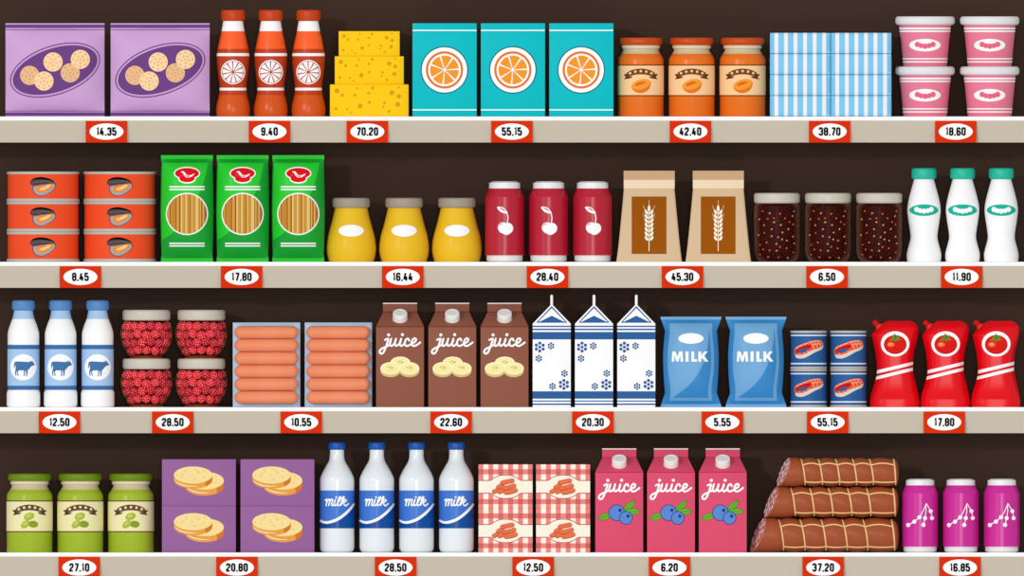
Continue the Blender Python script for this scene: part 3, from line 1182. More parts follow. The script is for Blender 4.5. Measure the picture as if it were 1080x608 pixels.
def yoghurt_bottle():
    z = Z(952, 174, 5.736, 974.5, 174 + 588 / 5.736)
    k = 5.736
    t = thing('yoghurt_bottle', '', 'bottle', 'white bottles with teal caps')
    J = Lathe([[(hw / k, z.h(y)) for hw, y in [(97, 588), (102, 582), (105, 552), (102, 525), (90, 480), (82, 442), (85, 400), (95, 335), (101, 282), (98, 238), (85, 180), (71, 128), (60, 88), (58, 76)]]], n=5)
    link('bottle', J.mesh(), M('FFFFFF', .35, .12), t)
    d = Decal(J.surf, z, J.cuts(), steps(0, 100, 2), off=.2)
    d.ell(M('1BB79A'), (129, 275), 88, 35)
    e = d.done('oval_emblem', t, 'teal oval emblem')
    d = Decal(J.surf, z, J.cuts(), steps(0, 100, 2), off=.36, step=.005)
    bumps(d, WHITE, (129, 275), 1.02)
    d.done('emblem_mark', e, 'white bumpy mark')
    L = Lathe(rim(75.5 / k, z.h(88), z.h(20), 2.6))
    link('cap', L.mesh(), M('2CBB9F', .35, .25), t, label='teal cap')
    place(t, 18.4, [(974.5, B2, 'white bottle with teal cap and emblem, the one next to the dark jam jars'),
                    (1015.2, B2, 'white bottle with teal cap and emblem standing between two like it'),
                    (1056.0, B2, 'white bottle with teal cap and emblem at the right end of its shelf')])
yoghurt_bottle()


# =================================================================== ROW 3
def cow_bottle():
    z = Z(2, 312, 4.984, 24.7, 312 + 588 / 4.984)
    k = 4.984
    t = thing('milk_bottle', '', 'bottle', 'white milk bottles with a cow')
    def P(l):
        return [(hw / k, z.h(y)) for hw, y in l]
    J = Lathe([P([(78, 588), (84, 584), (88, 574), (88, 560)]), P([(88, 560), (88, 522)]), P([(88, 522), (87, 510), (83, 500)]), P([(83, 500), (83, 210)]), P([(83, 210), (81, 190), (70, 153), (58, 122), (50, 84), (49, 72)])], n=5)
    link('bottle', J.mesh(bands=[(0, 0), (z.h(124), 1)]), [M('FFFFFF', .35, .12), M('A9CBEE', .35, .12)], t)
    LB, DB = M('A8CAEE', .5), M('4070A9', .5)
    lab = link('label', J.mesh(bands=[(z.h(497), 1), (z.h(475), 0), (z.h(283), 1)], off=.2, h0=z.h(497), h1=z.h(260), caps=False), [LB, DB], t, label='light blue wrap label with dark blue bands')
    d = Decal(J.surf, z, J.cuts(), (), off=.4)
    d.ell(WHITE, (113, 378), 69, 69, n=48)
    e = d.done('round_emblem', lab, 'white round emblem')
    d = Decal(J.surf, z, J.cuts(), (), off=.52)
    cow = [(66, 352), (78, 347), (100, 348), (115, 349), (132, 350), (146, 350), (151, 344), (155, 349), (161, 343), (164, 351), (173, 361), (170, 368), (158, 371), (150, 378),
           (143, 388), (136, 393), (134, 416), (132, 424), (126, 424), (128, 414), (126, 397), (122, 397), (121, 416), (119, 424), (113, 424), (116, 414), (115, 394), (100, 395), (90, 394),
           (84, 400), (84, 411), (90, 422), (83, 422), (79, 411), (79, 398), (75, 403), (74, 414), (78, 422), (71, 422), (68, 408), (71, 392), (73, 378), (70, 364), (67, 382), (63, 382), (64, 362)]
    d.poly(M('4676AA'), cow)
    d.done('cow_silhouette', e, 'blue cow silhouette')
    L = Lathe(rim(60.5 / k, z.h(80), z.h(25), 2.8))
    link('cap', L.mesh(), M('5A8CC8', .4, .2), t, label='blue cap')
    place(t, 17.8, [(24.7, B3, 'white milk bottle with blue cow label at the far left end of its shelf'),
                    (63.9, B3, 'white milk bottle with blue cow label standing between two like it'),
                    (103.0, B3, 'white milk bottle with blue cow label, the one next to the raspberry jars')])
cow_bottle()


def raspberry_jar():
    z = Z(124, 322, 5.43, 154.6, 322 + 304 / 5.43)
    k = 5.43
    t = thing('raspberry_jar', '', 'jar', 'raspberry jars')
    o = [(70, 296), (85, 288), (112, 265), (136, 225), (148, 180), (149, 150), (143, 118), (130, 95), (122, 84)]
    G = Lathe([[(a / k, z.h(b)) for a, b in o]])
    GL = glassy('raspberry_jar_glass', 'E8A058', .0, .12, .4)
    link('glass', G.mesh(), GL, t, label='clear glass bowl')
    ft = Lathe([[(97 / k, 0), (97 / k, 1.5)], [(97 / k, 1.5), (88 / k, z.h(287))], [(88 / k, z.h(287)), (60 / k, z.h(284))]])
    link('foot', ft.mesh(), M('7A3B1C', .4, .2), t, label='brown glass foot')
    C = Lathe([[(max(4, (a - 38)) / k, z.h(min(b, 262))) if b < 280 else ((a - 30) / k, z.h(270 - (290 - b) * .3)) for a, b in o[1:]]])
    link('raspberry_juice', C.mesh(), M('5A0C10', .5, .1), t, label='dark red juice')
    bm = bmesh.new()
    bmesh.ops.create_icosphere(bm, subdivisions=4, radius=1.0)
    N = 46
    fib = []
    for i in range(N):
        y = 1 - 2 * (i + .5) / N
        r = math.sqrt(1 - y * y)
        fib.append(Vector((r * math.cos(i * 2.39996), r * math.sin(i * 2.39996), y)))
    R = 4.8
    for v in bm.verts:
        dmin = min((v.co - f).length for f in fib)
        q = 1 - min(1, dmin / .36) ** 2
        v.co = v.co * (R * (.84 + .16 * math.sqrt(max(0, q)))) * U
        v.co.z *= 1.12
    for f in bm.faces:
        c_ = f.calc_center_median().normalized()
        if min((c_ - q).length for q in fib) < .12:
            f.material_index = 1  # pale drupelet tips: small highlights painted into the berry colour
    bm2 = bm.copy()
    b0 = link('raspberry', bm, [M('E01E2C', .45, .12), M('F6A6AA', .45, .1)], t, 180)
    b1 = link('raspberry', bm2, [M('B91524', .45, .12), M('EE8A92', .45, .1)], t, 180)
    fresh = [b0, b1]
    rs = random.Random(11)
    hs = [9.0, 17.2, 25.4, 33.6]
    for ri, h in enumerate(hs):
        rad = G.r(h) - 5.5
        n = max(5, int(2 * PI * rad / 8.8))
        for i in range(n):
            a = 2 * PI * (i + .5 * (ri % 2)) / n
            if math.cos(a) < -.35:
                continue
            src = b1 if rs.random() < .4 else b0
            if src in fresh:
                fresh.remove(src)
                o_ = src
            else:
                o_ = src.copy()
                COL.objects.link(o_)
                o_.parent = t
            o_.location = Vector((rad * math.sin(a), -rad * math.cos(a), h + rs.uniform(-1, 1))) * U
            o_.rotation_euler = (rs.uniform(0, 6), rs.uniform(0, 6), rs.uniform(0, 6))
    L = Lathe(rim(137 / k, z.h(87), z.h(25), 2.6))
    link('lid', L.mesh(), M(LIDC, .35, .25), t, label='pale metal lid')
    H = z.h(25)
    place(t, 27.6, [(154.5, B3, 'lower raspberry jar with pale lid next to the cow milk bottles'),
                    (154.5, B3 - H, 'upper raspberry jar stacked next to the cow milk bottles'),
                    (212.4, B3, 'lower raspberry jar with pale lid next to the packed sausages'),
                    (212.4, B3 - H, 'upper raspberry jar stacked next to the packed sausages')])
raspberry_jar()


def sausage_pack():
    z = Z(242, 338, 6.333, 281.1, 338 + 583 / 6.333)
    k = 6.333
    t = thing('sausage_pack', '', 'sausages', 'packed sausages')
    H, hw = z.h(17), 35.6
    link('tray', box_bm(-hw, hw, 2, 9, 0, H, .5), M('BAD9F3', .5), t, 30, label='light blue tray')
    bm = bmesh.new()
    r, hl = 6.85, 33.7
    pts = []
    n = 8
    for i in range(n + 1):
        a = PI / 2 * i / n
        pts.append((r * math.sin(a), -hl + r - r * math.cos(a)))
    prof = pts + [(q, -x) for q, x in reversed(pts)]
    rings = []
    for q, x in prof:
        rings.append([bm.verts.new((x * U, -max(q, .02) * math.cos(2 * PI * j / 32) * U, max(q, .02) * math.sin(2 * PI * j / 32) * U)) for j in range(32)])
    for a, b in zip(rings, rings[1:]):
        for j in range(32):
            bm.faces.new((a[j], a[(j + 1) % 32], b[(j + 1) % 32], b[j]))
    bm.faces.new(rings[0])
    bm.faces.new(rings[-1])
    bmesh.ops.recalc_face_normals(bm, faces=bm.faces)
    s0 = link('sausage', bm, M('EE8E62', .4, .2), t, 50)
    for i, y in enumerate((82.5, 169.5, 256, 343, 430, 518)):
        s = s0 if i == 0 else s0.copy()
        if i:
            COL.objects.link(s)
            s.parent = t
        s.location = Vector((0, -4.0, z.h(y))) * U
    film = loft([(.6, hw - .4, 12.4), (H - .6, hw - .4, 12.4)], rad=5)
    # only the front half of the clear sleeve, closing onto the tray
    bmesh.ops.bisect_plane(film, geom=film.verts[:] + film.edges[:] + film.faces[:], plane_co=(0, 2 * U, 0), plane_no=(0, 1, 0), clear_outer=True)
    link('clear_film', film, glassy('clear_wrapping_film', 'F4F8FC', .02, .08), t, 40, label='clear wrapping film')
    place(t, 12.4, [(281.1, B3, 'blue pack of six pink sausages, the one next to the raspberry jars'),
                    (356.9, B3, 'blue pack of six pink sausages, the one next to the brown cartons')])
sausage_pack()


JUICE = [
    [(72, 220), (90, 214), (86, 232), (76, 262), (64, 288), (51, 295), (43, 285), (52, 270), (76, 258), (98, 246)],
    [(98, 246), (106, 215), (99, 240), (103, 252), (115, 249), (126, 234), (132, 214)],
    [(132, 214), (126, 240), (132, 252), (144, 247), (156, 232), (160, 214)],
    [(160, 214), (153, 240), (158, 252), (169, 249), (181, 236)],
    [(203, 224), (199, 214), (189, 216), (180, 232), (182, 248), (194, 253), (206, 248), (218, 240)],
    [(218, 240), (236, 230), (241, 217), (231, 212), (220, 224), (217, 243), (227, 253), (243, 249), (264, 234)],
]


def juice_carton(group, z, dx, dy, hexes, fruit, fruit_name, fruit_label, fruitword, spots):
    k = z.k
    bodyc, crease = hexes
    t = thing('juice_carton', '', 'juice', group)
    H1, H2, H3 = z.h(147 + dy), z.h(70 + dy), z.h(20 + dy)
    hw, hw2, D, th = 130 / k, 93 / k, 24.0, 1.6
    m = M(bodyc, .5, .08)
    bm = bmesh.new()
    secs = [(0, hw, D), (H1, hw, D), (H2, hw2, th), (H3, hw2, th)]
    rings = []
    for h, w, d_ in secs:
        rings.append([bm.verts.new((sx * w * U, sy * d_ * U, h * U)) for sx, sy in ((-1, -1), (1, -1), (1, 1), (-1, 1))])
    for a, b in zip(rings, rings[1:]):
        for j in range(4):
            bm.faces.new((a[j], a[(j + 1) % 4], b[(j + 1) % 4], b[j]))
    bm.faces.new(rings[0][::-1])
    bm.faces.new(rings[-1])
    bmesh.ops.recalc_face_normals(bm, faces=bm.faces)
    bmesh.ops.bevel(bm, geom=[e for e in bm.edges], offset=.35 * U, segments=2, profile=.5, affect='EDGES')
    link('carton', bm, m, t, 25)
    link('top_edge', box_bm(-hw2, hw2, -th - .1, th + .1, H3 - 1.0, H3 + .3, .2), M('F4ECE8'), t, 30, label='pale sealed top edge')
    cr = M(crease)
    d = Decal(lambda x, h: -D, z, off=.08)
    d.rect(cr, 25.5 + dx, 147 + dy, 282.5 + dx, 150.5 + dy)
    d.done('crease', t, 'dark fold line')
    d = Decal(lambda x, h: -th, z, off=.08)
    d.rect(cr, 62 + dx, 66 + dy, 246 + dx, 69.5 + dy)
    d.done('crease', t, 'dark fold line')
    d = Decal(lambda x, h: -D, z, off=.1, step=.006)
    for st in JUICE:
        d.line(WHITE, [(x + dx, y + dy) for x, y in st], 10.5, smooth=7, caps=True)
    d.ell(WHITE, (92 + dx, 193 + dy), 8.5, 8.5, n=16)
    d.ell(WHITE, (167 + dx, 192 + dy), 8.5, 8.5, n=16)
    d.done('lettering', t, 'white script lettering reading juice')
    d = Decal(lambda x, h: -D, z, off=.1, step=.01)
    fruit(d)
    d.done(fruit_name, t, fruit_label)
    # screw cap on the sloping front panel
    rise = H2 - H1
    n = Vector((0, -rise, D - th)).normalized()
    hb = z.h(107 + dy)
    pb = Vector((0, -D + (hb - H1) / rise * (D - th), hb)) * U
    rot = Vector((0, 0, 1)).rotation_difference(n).to_matrix().to_4x4()
    mtx = Matrix.Translation(pb) @ rot
    r = 7.7
    cap = Lathe([[(r + .2, -1.0), (r + .2, .8)], [(r + .2, .8), (r, 1.0)], [(r, 1), (r, 7.6)], [(r, 7.6), (r - .35, 8.2), (r - 1.0, 8.5)],
                 [(r - 1.0, 8.5), (r - 1.9, 8.5)], [(r - 1.9, 8.5), (r - 2.3, 8.0)], [(r - 2.3, 8.0), (.4, 8.0)]])
    cap.prof = [(q, hh) for q, hh in cap.prof]
    link('screw_cap', cap.mesh(seg=40, mtx=mtx), M('F1EEEB', .45, .15), t, 30, label='white screw cap')
    place(t, D, spots, front=3)


def bananas(d):
    TOP, RIM, ED, MK = M('F7EBA2'), M('FBF4CC'), M('DDBE7C'), M('A9895A')
    for cx, cy in ((156, 345), (102, 375), (204, 375)):
        d.ell(ED, (cx, cy + 15), 54, 33)
        d.rect(ED, cx - 54, cy, cx + 54, cy + 15)
        d.ell(RIM, (cx, cy), 55, 34)
        d.ell(TOP, (cx, cy), 48, 28)
        for a in (200, 250, 300, 350, 30, 100):
            r = math.radians(a)
            d.line(MK, [(cx + 6 * math.cos(r), cy - 3 + 4 * math.sin(r)), (cx + 17 * math.cos(r), cy - 3 + 10 * math.sin(r))], 3)


def blueberries(d):
    LF, LM, VN = M('69B535'), M('3E7F22'), M('2F6A1C')
    for pts, vein in (([(42, 410), (65, 388), (95, 380), (118, 386), (112, 402), (85, 416), (60, 416)], [(46, 409), (115, 390)]),
                      ([(186, 364), (196, 338), (218, 320), (245, 311), (240, 335), (222, 355), (200, 368)], [(190, 364), (242, 314)]),
                      ([(196, 368), (215, 358), (245, 356), (275, 370), (255, 384), (228, 386), (205, 382)], [(200, 374), (272, 370)])):
        d.poly(LF, pts, smooth=4)
        d.line(VN, pts, 2.5, smooth=4, closed=True)
        d.line(LM, vein, 3)
    B, OL, HI, CR = M('5F88D2'), M('27407F'), M('86ABE6'), M('151C30')
    for (cx, cy, r) in ((147, 378, 45), (197, 406, 37)):
        d.ell(OL, (cx, cy), r, r)
        d.ell(B, (cx, cy), r - 4, r - 4)
    for (cx, cy) in ((165, 364), (208, 396)):
        for j in range(5):
            a = 2 * PI * j / 5
            d.poly(CR, [(cx + 5 * math.cos(a - .5), cy + 5 * math.sin(a - .5)), (cx + 13 * math.cos(a), cy + 13 * math.sin(a)), (cx + 5 * math.cos(a + .5), cy + 5 * math.sin(a + .5))])
        d.ell(CR, (cx, cy), 7.5, 7.5, n=14)
        d.ell(M('3A4D80'), (cx, cy), 3.5, 3.5, n=10)


juice_carton('brown banana juice cartons', Z(392, 316, 5.15, 421.9, 316 + 586 / 5.15), 0, 0, ('925A47', '5C241B'), bananas,
             'banana_picture', 'printed banana slices', 'banana',
             [(421.9, B3, 'brown juice carton with banana slices, the one next to the packed sausages'),
              (477.0, B3, 'brown juice carton with banana slices standing between two like it'),
              (532.1, B3, 'brown juice carton with banana slices, the one next to the gable cartons')])
juice_carton('pink blueberry juice cartons', Z(622, 468, 5.152, 653.1, 468 + 594 / 5.152), 6, 9, ('DD5070', 'A92B49'), blueberries,
             'blueberry_picture', 'printed blueberries with leaves', 'blueberry',
             [(653.1, B4, 'pink juice carton with blueberries, the one next to the gingham boxes'),
              (707.7, B4, 'pink juice carton with blueberries standing between two like it'),
              (762.3, B4, 'pink juice carton with blueberries, the one next to the salamis')])


def milk_carton():
    z = Z(556, 308, 4.825, 581.9, 308 + 588 / 4.825)
    k = 4.825
    t = thing('milk_carton', '', 'milk', 'blue and white gable cartons')
    hw, D, H1, H2, H3 = 97 / k, 21.0, z.h(163), z.h(62), z.h(15)
    WB, BL = M('FFFFFF', .5), M('33629C', .5)
    bm = bmesh.new()
    prof = [(-hw, 0), (hw, 0), (hw, H1), (0, H2), (-hw, H1)]
    F = [bm.verts.new((x * U, -D * U, h * U)) for x, h in prof]
    B = [bm.verts.new((x * U, D * U, h * U)) for x, h in prof]
    bm.faces.new(F)
    bm.faces.new(B[::-1])
    for i in range(5):
        bm.faces.new((F[i], F[(i + 1) % 5], B[(i + 1) % 5], B[i]))
    bmesh.ops.recalc_face_normals(bm, faces=bm.faces)
    bmesh.ops.bevel(bm, geom=bm.edges[:], offset=.35 * U, segments=2, profile=.5, affect='EDGES')
    link('carton', bm, WB, t, 25)
    link('top_fin', box_bm(-7 / k, 7 / k, -D + .5, D - .5, H2 - 2.5, H3, 1.2, 3), WB, t, 40, label='white sealed top fin')
    s = lambda x, h: -D
    d = Decal(s, z, off=.08, step=.01)
    d.line(BL, [(125, 78), (51, 155), (199, 155)], 7, closed=True)
    d.poly(BL, [(125, 122), (198, 158), (52, 158)])
    d.done('gable_print', t, 'blue triangle print')
    for nm, a, b in (('top_band', 173, 180), ('top_band', 188, 196), ('top_band', 205, 243), ('bottom_band', 507, 545), ('bottom_band', 554, 560), ('bottom_band', 569, 577)):
        m2 = box_bm(-hw - .06, hw + .06, -D - .06, D + .06, z.h(b), z.h(a))
        link(nm, m2, BL, t, 0, label='blue printed band')
    for (cx, cy, R, r) in ((64, 282, 20, 8.3), (121, 276, 13, 5.6), (59, 340, 13, 5.6), (190, 416, 13, 5.6), (187, 472, 20, 8.3), (129, 482, 13, 5.6)):
        d = Decal(s, z, off=.1, step=.006)
        for j in range(6):
            a = 2 * PI * j / 6 + PI / 6
            d.ell(BL, (cx + R * math.cos(a), cy + R * math.sin(a)), r, r, n=14)
        d.ell(BL, (cx, cy), r * .95, r * .95, n=14)
        d.done('flower_print', t, 'blue flower print')
    place(t, D, [(581.9, B3, 'blue and white flowered gable carton, the one next to the brown cartons'),
                 (626.5, B3, 'blue and white flowered gable carton standing between two like it'),
                 (671.1, B3, 'blue and white flowered gable carton, the one next to the milk bags')])
milk_carton()


def milk_bag():
    z = Z(692, 330, 5.846, 728.7, 330 + 582 / 5.846)
    k = 5.846
    t = thing('milk_bag', '', 'milk', 'blue milk bags')
    H = z.h(24)
    o = [(582, 188.5), (563, 184), (495, 160), (440, 165), (380, 169), (300, 171.5), (250, 171.5), (180, 167), (110, 160), (42, 184), (24, 188.5)]
    Lt = [(z.h(y), -w / k) for y, w in o]
    Rt = [(h, -v) for h, v in Lt]
    bag = Bag(Lt, Rt, H, 15, p=3, q=4, t0=.09, seam0=3.5, seam1=3)
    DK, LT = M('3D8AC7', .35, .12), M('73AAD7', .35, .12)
    link('bag', bag.mesh(extra=(z.h(563), z.h(42)), bands=[(0, 1), (z.h(563), 0), (z.h(42), 1)]), [DK, LT], t, 50)
    xs, hs = steps(-32, 32, 2.5), steps(0, H, 3)
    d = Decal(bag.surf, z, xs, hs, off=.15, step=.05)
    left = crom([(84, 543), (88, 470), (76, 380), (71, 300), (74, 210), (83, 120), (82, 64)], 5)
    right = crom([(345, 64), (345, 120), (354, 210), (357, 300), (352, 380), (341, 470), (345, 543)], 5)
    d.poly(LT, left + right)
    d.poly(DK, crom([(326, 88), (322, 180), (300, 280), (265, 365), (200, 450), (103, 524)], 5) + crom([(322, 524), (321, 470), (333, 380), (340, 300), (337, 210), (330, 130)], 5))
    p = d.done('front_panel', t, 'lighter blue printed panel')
    d = Decal(bag.surf, z, xs, hs, off=.34)
    d.ell(WHITE, (215, 158), 78, 33)
    d.done('oval_emblem', p, 'blank white oval')
    d = Decal(bag.surf, z, steps(-32, 32, 5), steps(0, H, 6), off=.34)
    yt, yb = 238, 301
    d.poly(WHITE, [(96, yb), (100, yt), (120, yt), (131, 272), (142, yt), (163, yt), (167, yb), (151, yb), (149, 262), (137, yb), (125, yb), (113, 262), (111, yb)])
    d.rect(WHITE, 181, yt, 200, yb)
    d.poly(WHITE, [(217, yt), (235, yt), (235, 286), (252, 286), (252, yb), (217, yb)])
    d.poly(WHITE, [(260, yt), (278, yt), (278, 262), (297, yt), (319, yt), (296, 265), (323, yb), (301, yb), (284, 278), (278, 285), (278, yb), (260, yb)])
    d.done('lettering', p, 'white lettering reading MILK')
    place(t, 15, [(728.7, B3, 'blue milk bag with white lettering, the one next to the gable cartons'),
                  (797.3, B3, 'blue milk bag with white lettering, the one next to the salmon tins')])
milk_bag()


def salmon_tin():
    z = Z(830, 345, 6.83, 852.8, 345 + 304 / 6.83)
    k = 6.83
    t = thing('salmon_tin', '', 'tin', 'blue salmon tins')
    H = z.h(28)
    J = Lathe([[(129 / k, .3), (129 / k, H - .3)]])
    link('tin_body', J.mesh(bands=[(0, 0)]), M('2E5E99', .4, .12), t)
    for nm, a, b in (('top_rim', z.h(46), H), ('bottom_rim', 0, z.h(287))):
        R = Lathe(rim(133 / k, a, b, .8))
        link(nm, R.mesh(), METAL, t, label='grey metal rim')
    for nm, a, b in (('top_stripe', 58, 67), ('bottom_stripe', 261, 271)):
        link(nm, J.mesh(off=.15, h0=z.h(b), h1=z.h(a), caps=False), M('E6EDF5'), t, label='white printed stripe')
    d = Decal(J.surf, z, J.cuts(), (), off=.2, step=.01)
    OR, CR, RD, WL, BL = M('EE5A2C'), M('DCD3C4'), M('C3161C'), M('F9D9C6'), M('2E5E99')
    d.poly(CR, [(62, 200), (90, 203), (130, 195), (168, 175), (215, 158), (258, 130), (259, 150), (245, 166), (200, 186), (150, 214), (110, 229), (75, 227), (62, 218)], smooth=4)
    top = [(53, 196), (53, 168), (72, 142), (120, 122), (165, 105), (205, 97), (240, 98), (258, 112), (258, 133), (240, 149), (205, 162), (170, 174), (135, 194), (95, 204), (62, 200)]
    d.poly(OR, top, smooth=4)
    d.poly(RD, [(60, 184), (68, 165), (108, 144), (150, 131), (176, 134), (168, 150), (150, 170), (120, 186), (85, 189), (66, 192)], smooth=4)
    d.poly(BL, [(64, 186), (85, 172), (115, 160), (150, 156), (160, 156), (142, 174), (115, 187), (85, 189)], smooth=4)
    d.line(WL, [(60, 160), (80, 144), (122, 127), (172, 110), (210, 103), (245, 106)], 3.2, smooth=5)
    d.line(WL, [(178, 134), (215, 124), (258, 122)], 3.2, smooth=5)
    for a, b in (((168, 106), (186, 132)), ((195, 100), (205, 126)), ((222, 98), (226, 122)), ((188, 132), (196, 163)), ((212, 126), (222, 154)), ((236, 122), (246, 144)),
                 ((95, 133), (103, 142)), ((130, 119), (136, 130)), ((90, 190), (94, 203)), ((120, 187), (128, 195)), ((146, 172), (156, 182)), ((72, 146), (78, 156))):
        d.line(WL, [a, b], 2.6)
    d.done('salmon_picture', t, 'printed salmon steak')
    lev = ['lower', 'upper']
    place(t, 19.5, [(x, B3 - i * H, 'blue tin with salmon steak, %s of the salmon tins %s' % (lev[i], w))
                    for x, w in ((852.8, 'beside the milk bags'), (894.9, 'beside the ketchup pouches')) for i in range(2)])
salmon_tin()


def ketchup():
    z = Z(914, 334, 6.08, 943.6, 334 + 583 / 6.08)
    k = 6.08
    t = thing('ketchup_pouch', '', 'ketchup', 'red ketchup pouches')
    Lp = [(583, 30), (575, 24), (560, 22), (500, 28), (430, 50), (370, 65), (310, 66), (230, 56), (150, 38), (118, 32), (90, 55), (75, 74), (45, 108), (34, 124), (28, 140)]
    Rp = [(583, 330), (575, 335), (560, 338), (510, 333), (440, 318), (360, 299), (290, 296), (220, 305), (140, 326), (95, 332), (70, 329), (52, 320), (40, 306), (32, 290), (28, 278)]
    H = z.h(28)
    Lt = [(z.h(y), z((x, y))[0]) for y, x in Lp]
    Rt = [(z.h(y), z((x, y))[0]) for y, x in Rp]
    bag = Bag(Lt, Rt, H, 15, p=4, q=6, t0=.1, floor=.75)
    link('pouch', bag.mesh(nh=60, nu=48), M('E81B23', .3, .22), t, 60)
    xs, hs = steps(-26, 26, 1.2), steps(0, H, 2)
    d = Decal(bag.surf, z, xs, hs, off=.45)
    d.poly(WHITE, [(68, 346), (299, 291), (297, 312), (65, 368)])
    d.done('stripe', t, 'white slanting stripe')
    d = Decal(bag.surf, z, xs, hs, off=.45)
    d.poly(WHITE, [(63, 386), (297, 328), (297, 349), (58, 407)])
    d.done('stripe', t, 'white slanting stripe')
    d = Decal(bag.surf, z, xs, hs, off=.45)
    d.ell(WHITE, (183, 177), 92, 81)
    e = d.done('round_emblem', t, 'white round emblem')
    d = Decal(bag.surf, z, xs, hs, off=.62, step=.012)
    TM, G = M('DB1F1B'), M('3C9A35')
    d.ell(M('B01416'), (183, 181), 73, 61)
    d.ell(TM, (183, 180), 69, 56)
    d.ell(M('EE6A42'), (155, 181), 24, 16)
    d.ell(M('F59A6C'), (152, 179), 13, 8)
    c = (183, 140)
    for tip, w in (((140, 158), 8), ((160, 160), 7), ((186, 166), 8), ((208, 158), 7), ((224, 150), 8), ((165, 122), 6), ((205, 120), 6), ((150, 136), 6), ((218, 132), 6)):
        v = Vector((tip[0] - c[0], tip[1] - c[1])).normalized()
        d.poly(G, [(c[0] - v.y * w, c[1] + v.x * w), tip, (c[0] + v.y * w, c[1] - v.x * w)])
    d.line(M('2F7A2B'), [(183, 145), (185, 128), (178, 112)], 7, smooth=4)
    d.done('tomato_picture', e, 'printed tomato')
    # spout at the clipped corner
    bx, bh = z((82, 68))
    rot = Matrix.Rotation(math.radians(-45), 4, 'Y')
    mtx = Matrix.Translation(Vector((bx, 0, bh)) * U) @ rot
    q = lambda l: [(a / k, b / k) for a, b in l]
    col = Lathe([q([(10, -14), (31, -2)]), q([(31, -2), (31, 3)]), q([(31, 3), (24, 4)]), q([(24, 4), (22, 14)])])
    link('spout', col.mesh(seg=32, mtx=mtx), M('E23A30', .4, .15), t, label='red spout collar')
    cp = Lathe([q([(18, 12), (19, 15)]), q([(19, 15), (19, 50)]), q([(19, 50), (16, 54)])])
    link('spout_cap', cp.mesh(seg=32, mtx=mtx), M('C4191D', .4, .15), t, label='dark red spout cap')
    place(t, 15, [(943.6, B3, 'red ketchup pouch with tomato emblem, the one next to the salmon tins'),
                  (996.9, B3, 'red ketchup pouch with tomato emblem standing between two like it'),
                  (1050.2, B3, 'red ketchup pouch with tomato emblem at the right end of its shelf')])
ketchup()


# =================================================================== ROW 4
def biscuit_box():
    z = Z(166, 480, 5.736, 209.8, 480 + 306.5 / 5.736)
    k = 5.736
    t = thing('biscuit_box', '', 'biscuits', 'purple biscuit boxes')
    H, hw, D = z.h(24), 39.0, 22
    link('carton', box_bm(-hw, hw, -D, D, 0, H, .7), M('97649B', .45, .1), t, 30)
    d = Decal(lambda x, h: -D, z, off=.08, step=.01)
    TOP, SD, RD, LN, DT = M('F6DC97'), M('E8A047'), M('D4772F'), M('FBEFC8'), M('D29A50')
    for (cx, cy, a, b, th) in ((285, 154, 117, 54, 36), (216, 120, 116, 52, 30)):
        d.ell(SD, (cx, cy + th), a, b, n=48)
        d.rect(SD, cx - a, cy, cx + a, cy + th)
        d.poly(RD, [(cx + a, cy + 4), (cx + a, cy + th)] + [(cx + a * math.cos(q), cy + th + b * math.sin(q)) for q in (.1, .25, .4, .55, .7, .85)] +
               [(cx + a * math.cos(q), cy + b * math.sin(q)) for q in (.9, .7, .5, .3, .1)])
        d.ell(TOP, (cx, cy), a, b, n=48)
        arc = [(cx + (a - 2) * math.cos(q), cy + th * .55 + b * math.sin(q)) for q in [PI * (.42 + .5 * i / 12) for i in range(13)]]
        d.line(LN, arc, 4.5, taper=lambda q: .3 + math.sin(PI * q))
        for dx, dy in ((-60, -5), (-40, -30), (-45, -20), (10, -33), (25, -28), (30, -14), (38, -16), (5, 22), (15, 28), (65, 12), (-70, 8), (-98, 2), (-5, 2), (70, -25)):
            d.ell(DT, (cx + dx, cy + dy), 4, 2.4, n=8)
    d.done('biscuit_picture', t, 'printed round biscuits')
    lev = ['lower', 'upper']
    place(t, D, [(x, B4 - i * H, 'purple box with two biscuits, %s one of the biscuit boxes %s' % (lev[i], w))
                 for x, w in ((209.8, 'beside the olive jars'), (292.6, 'beside the milk bottles')) for i in range(2)])
biscuit_box()


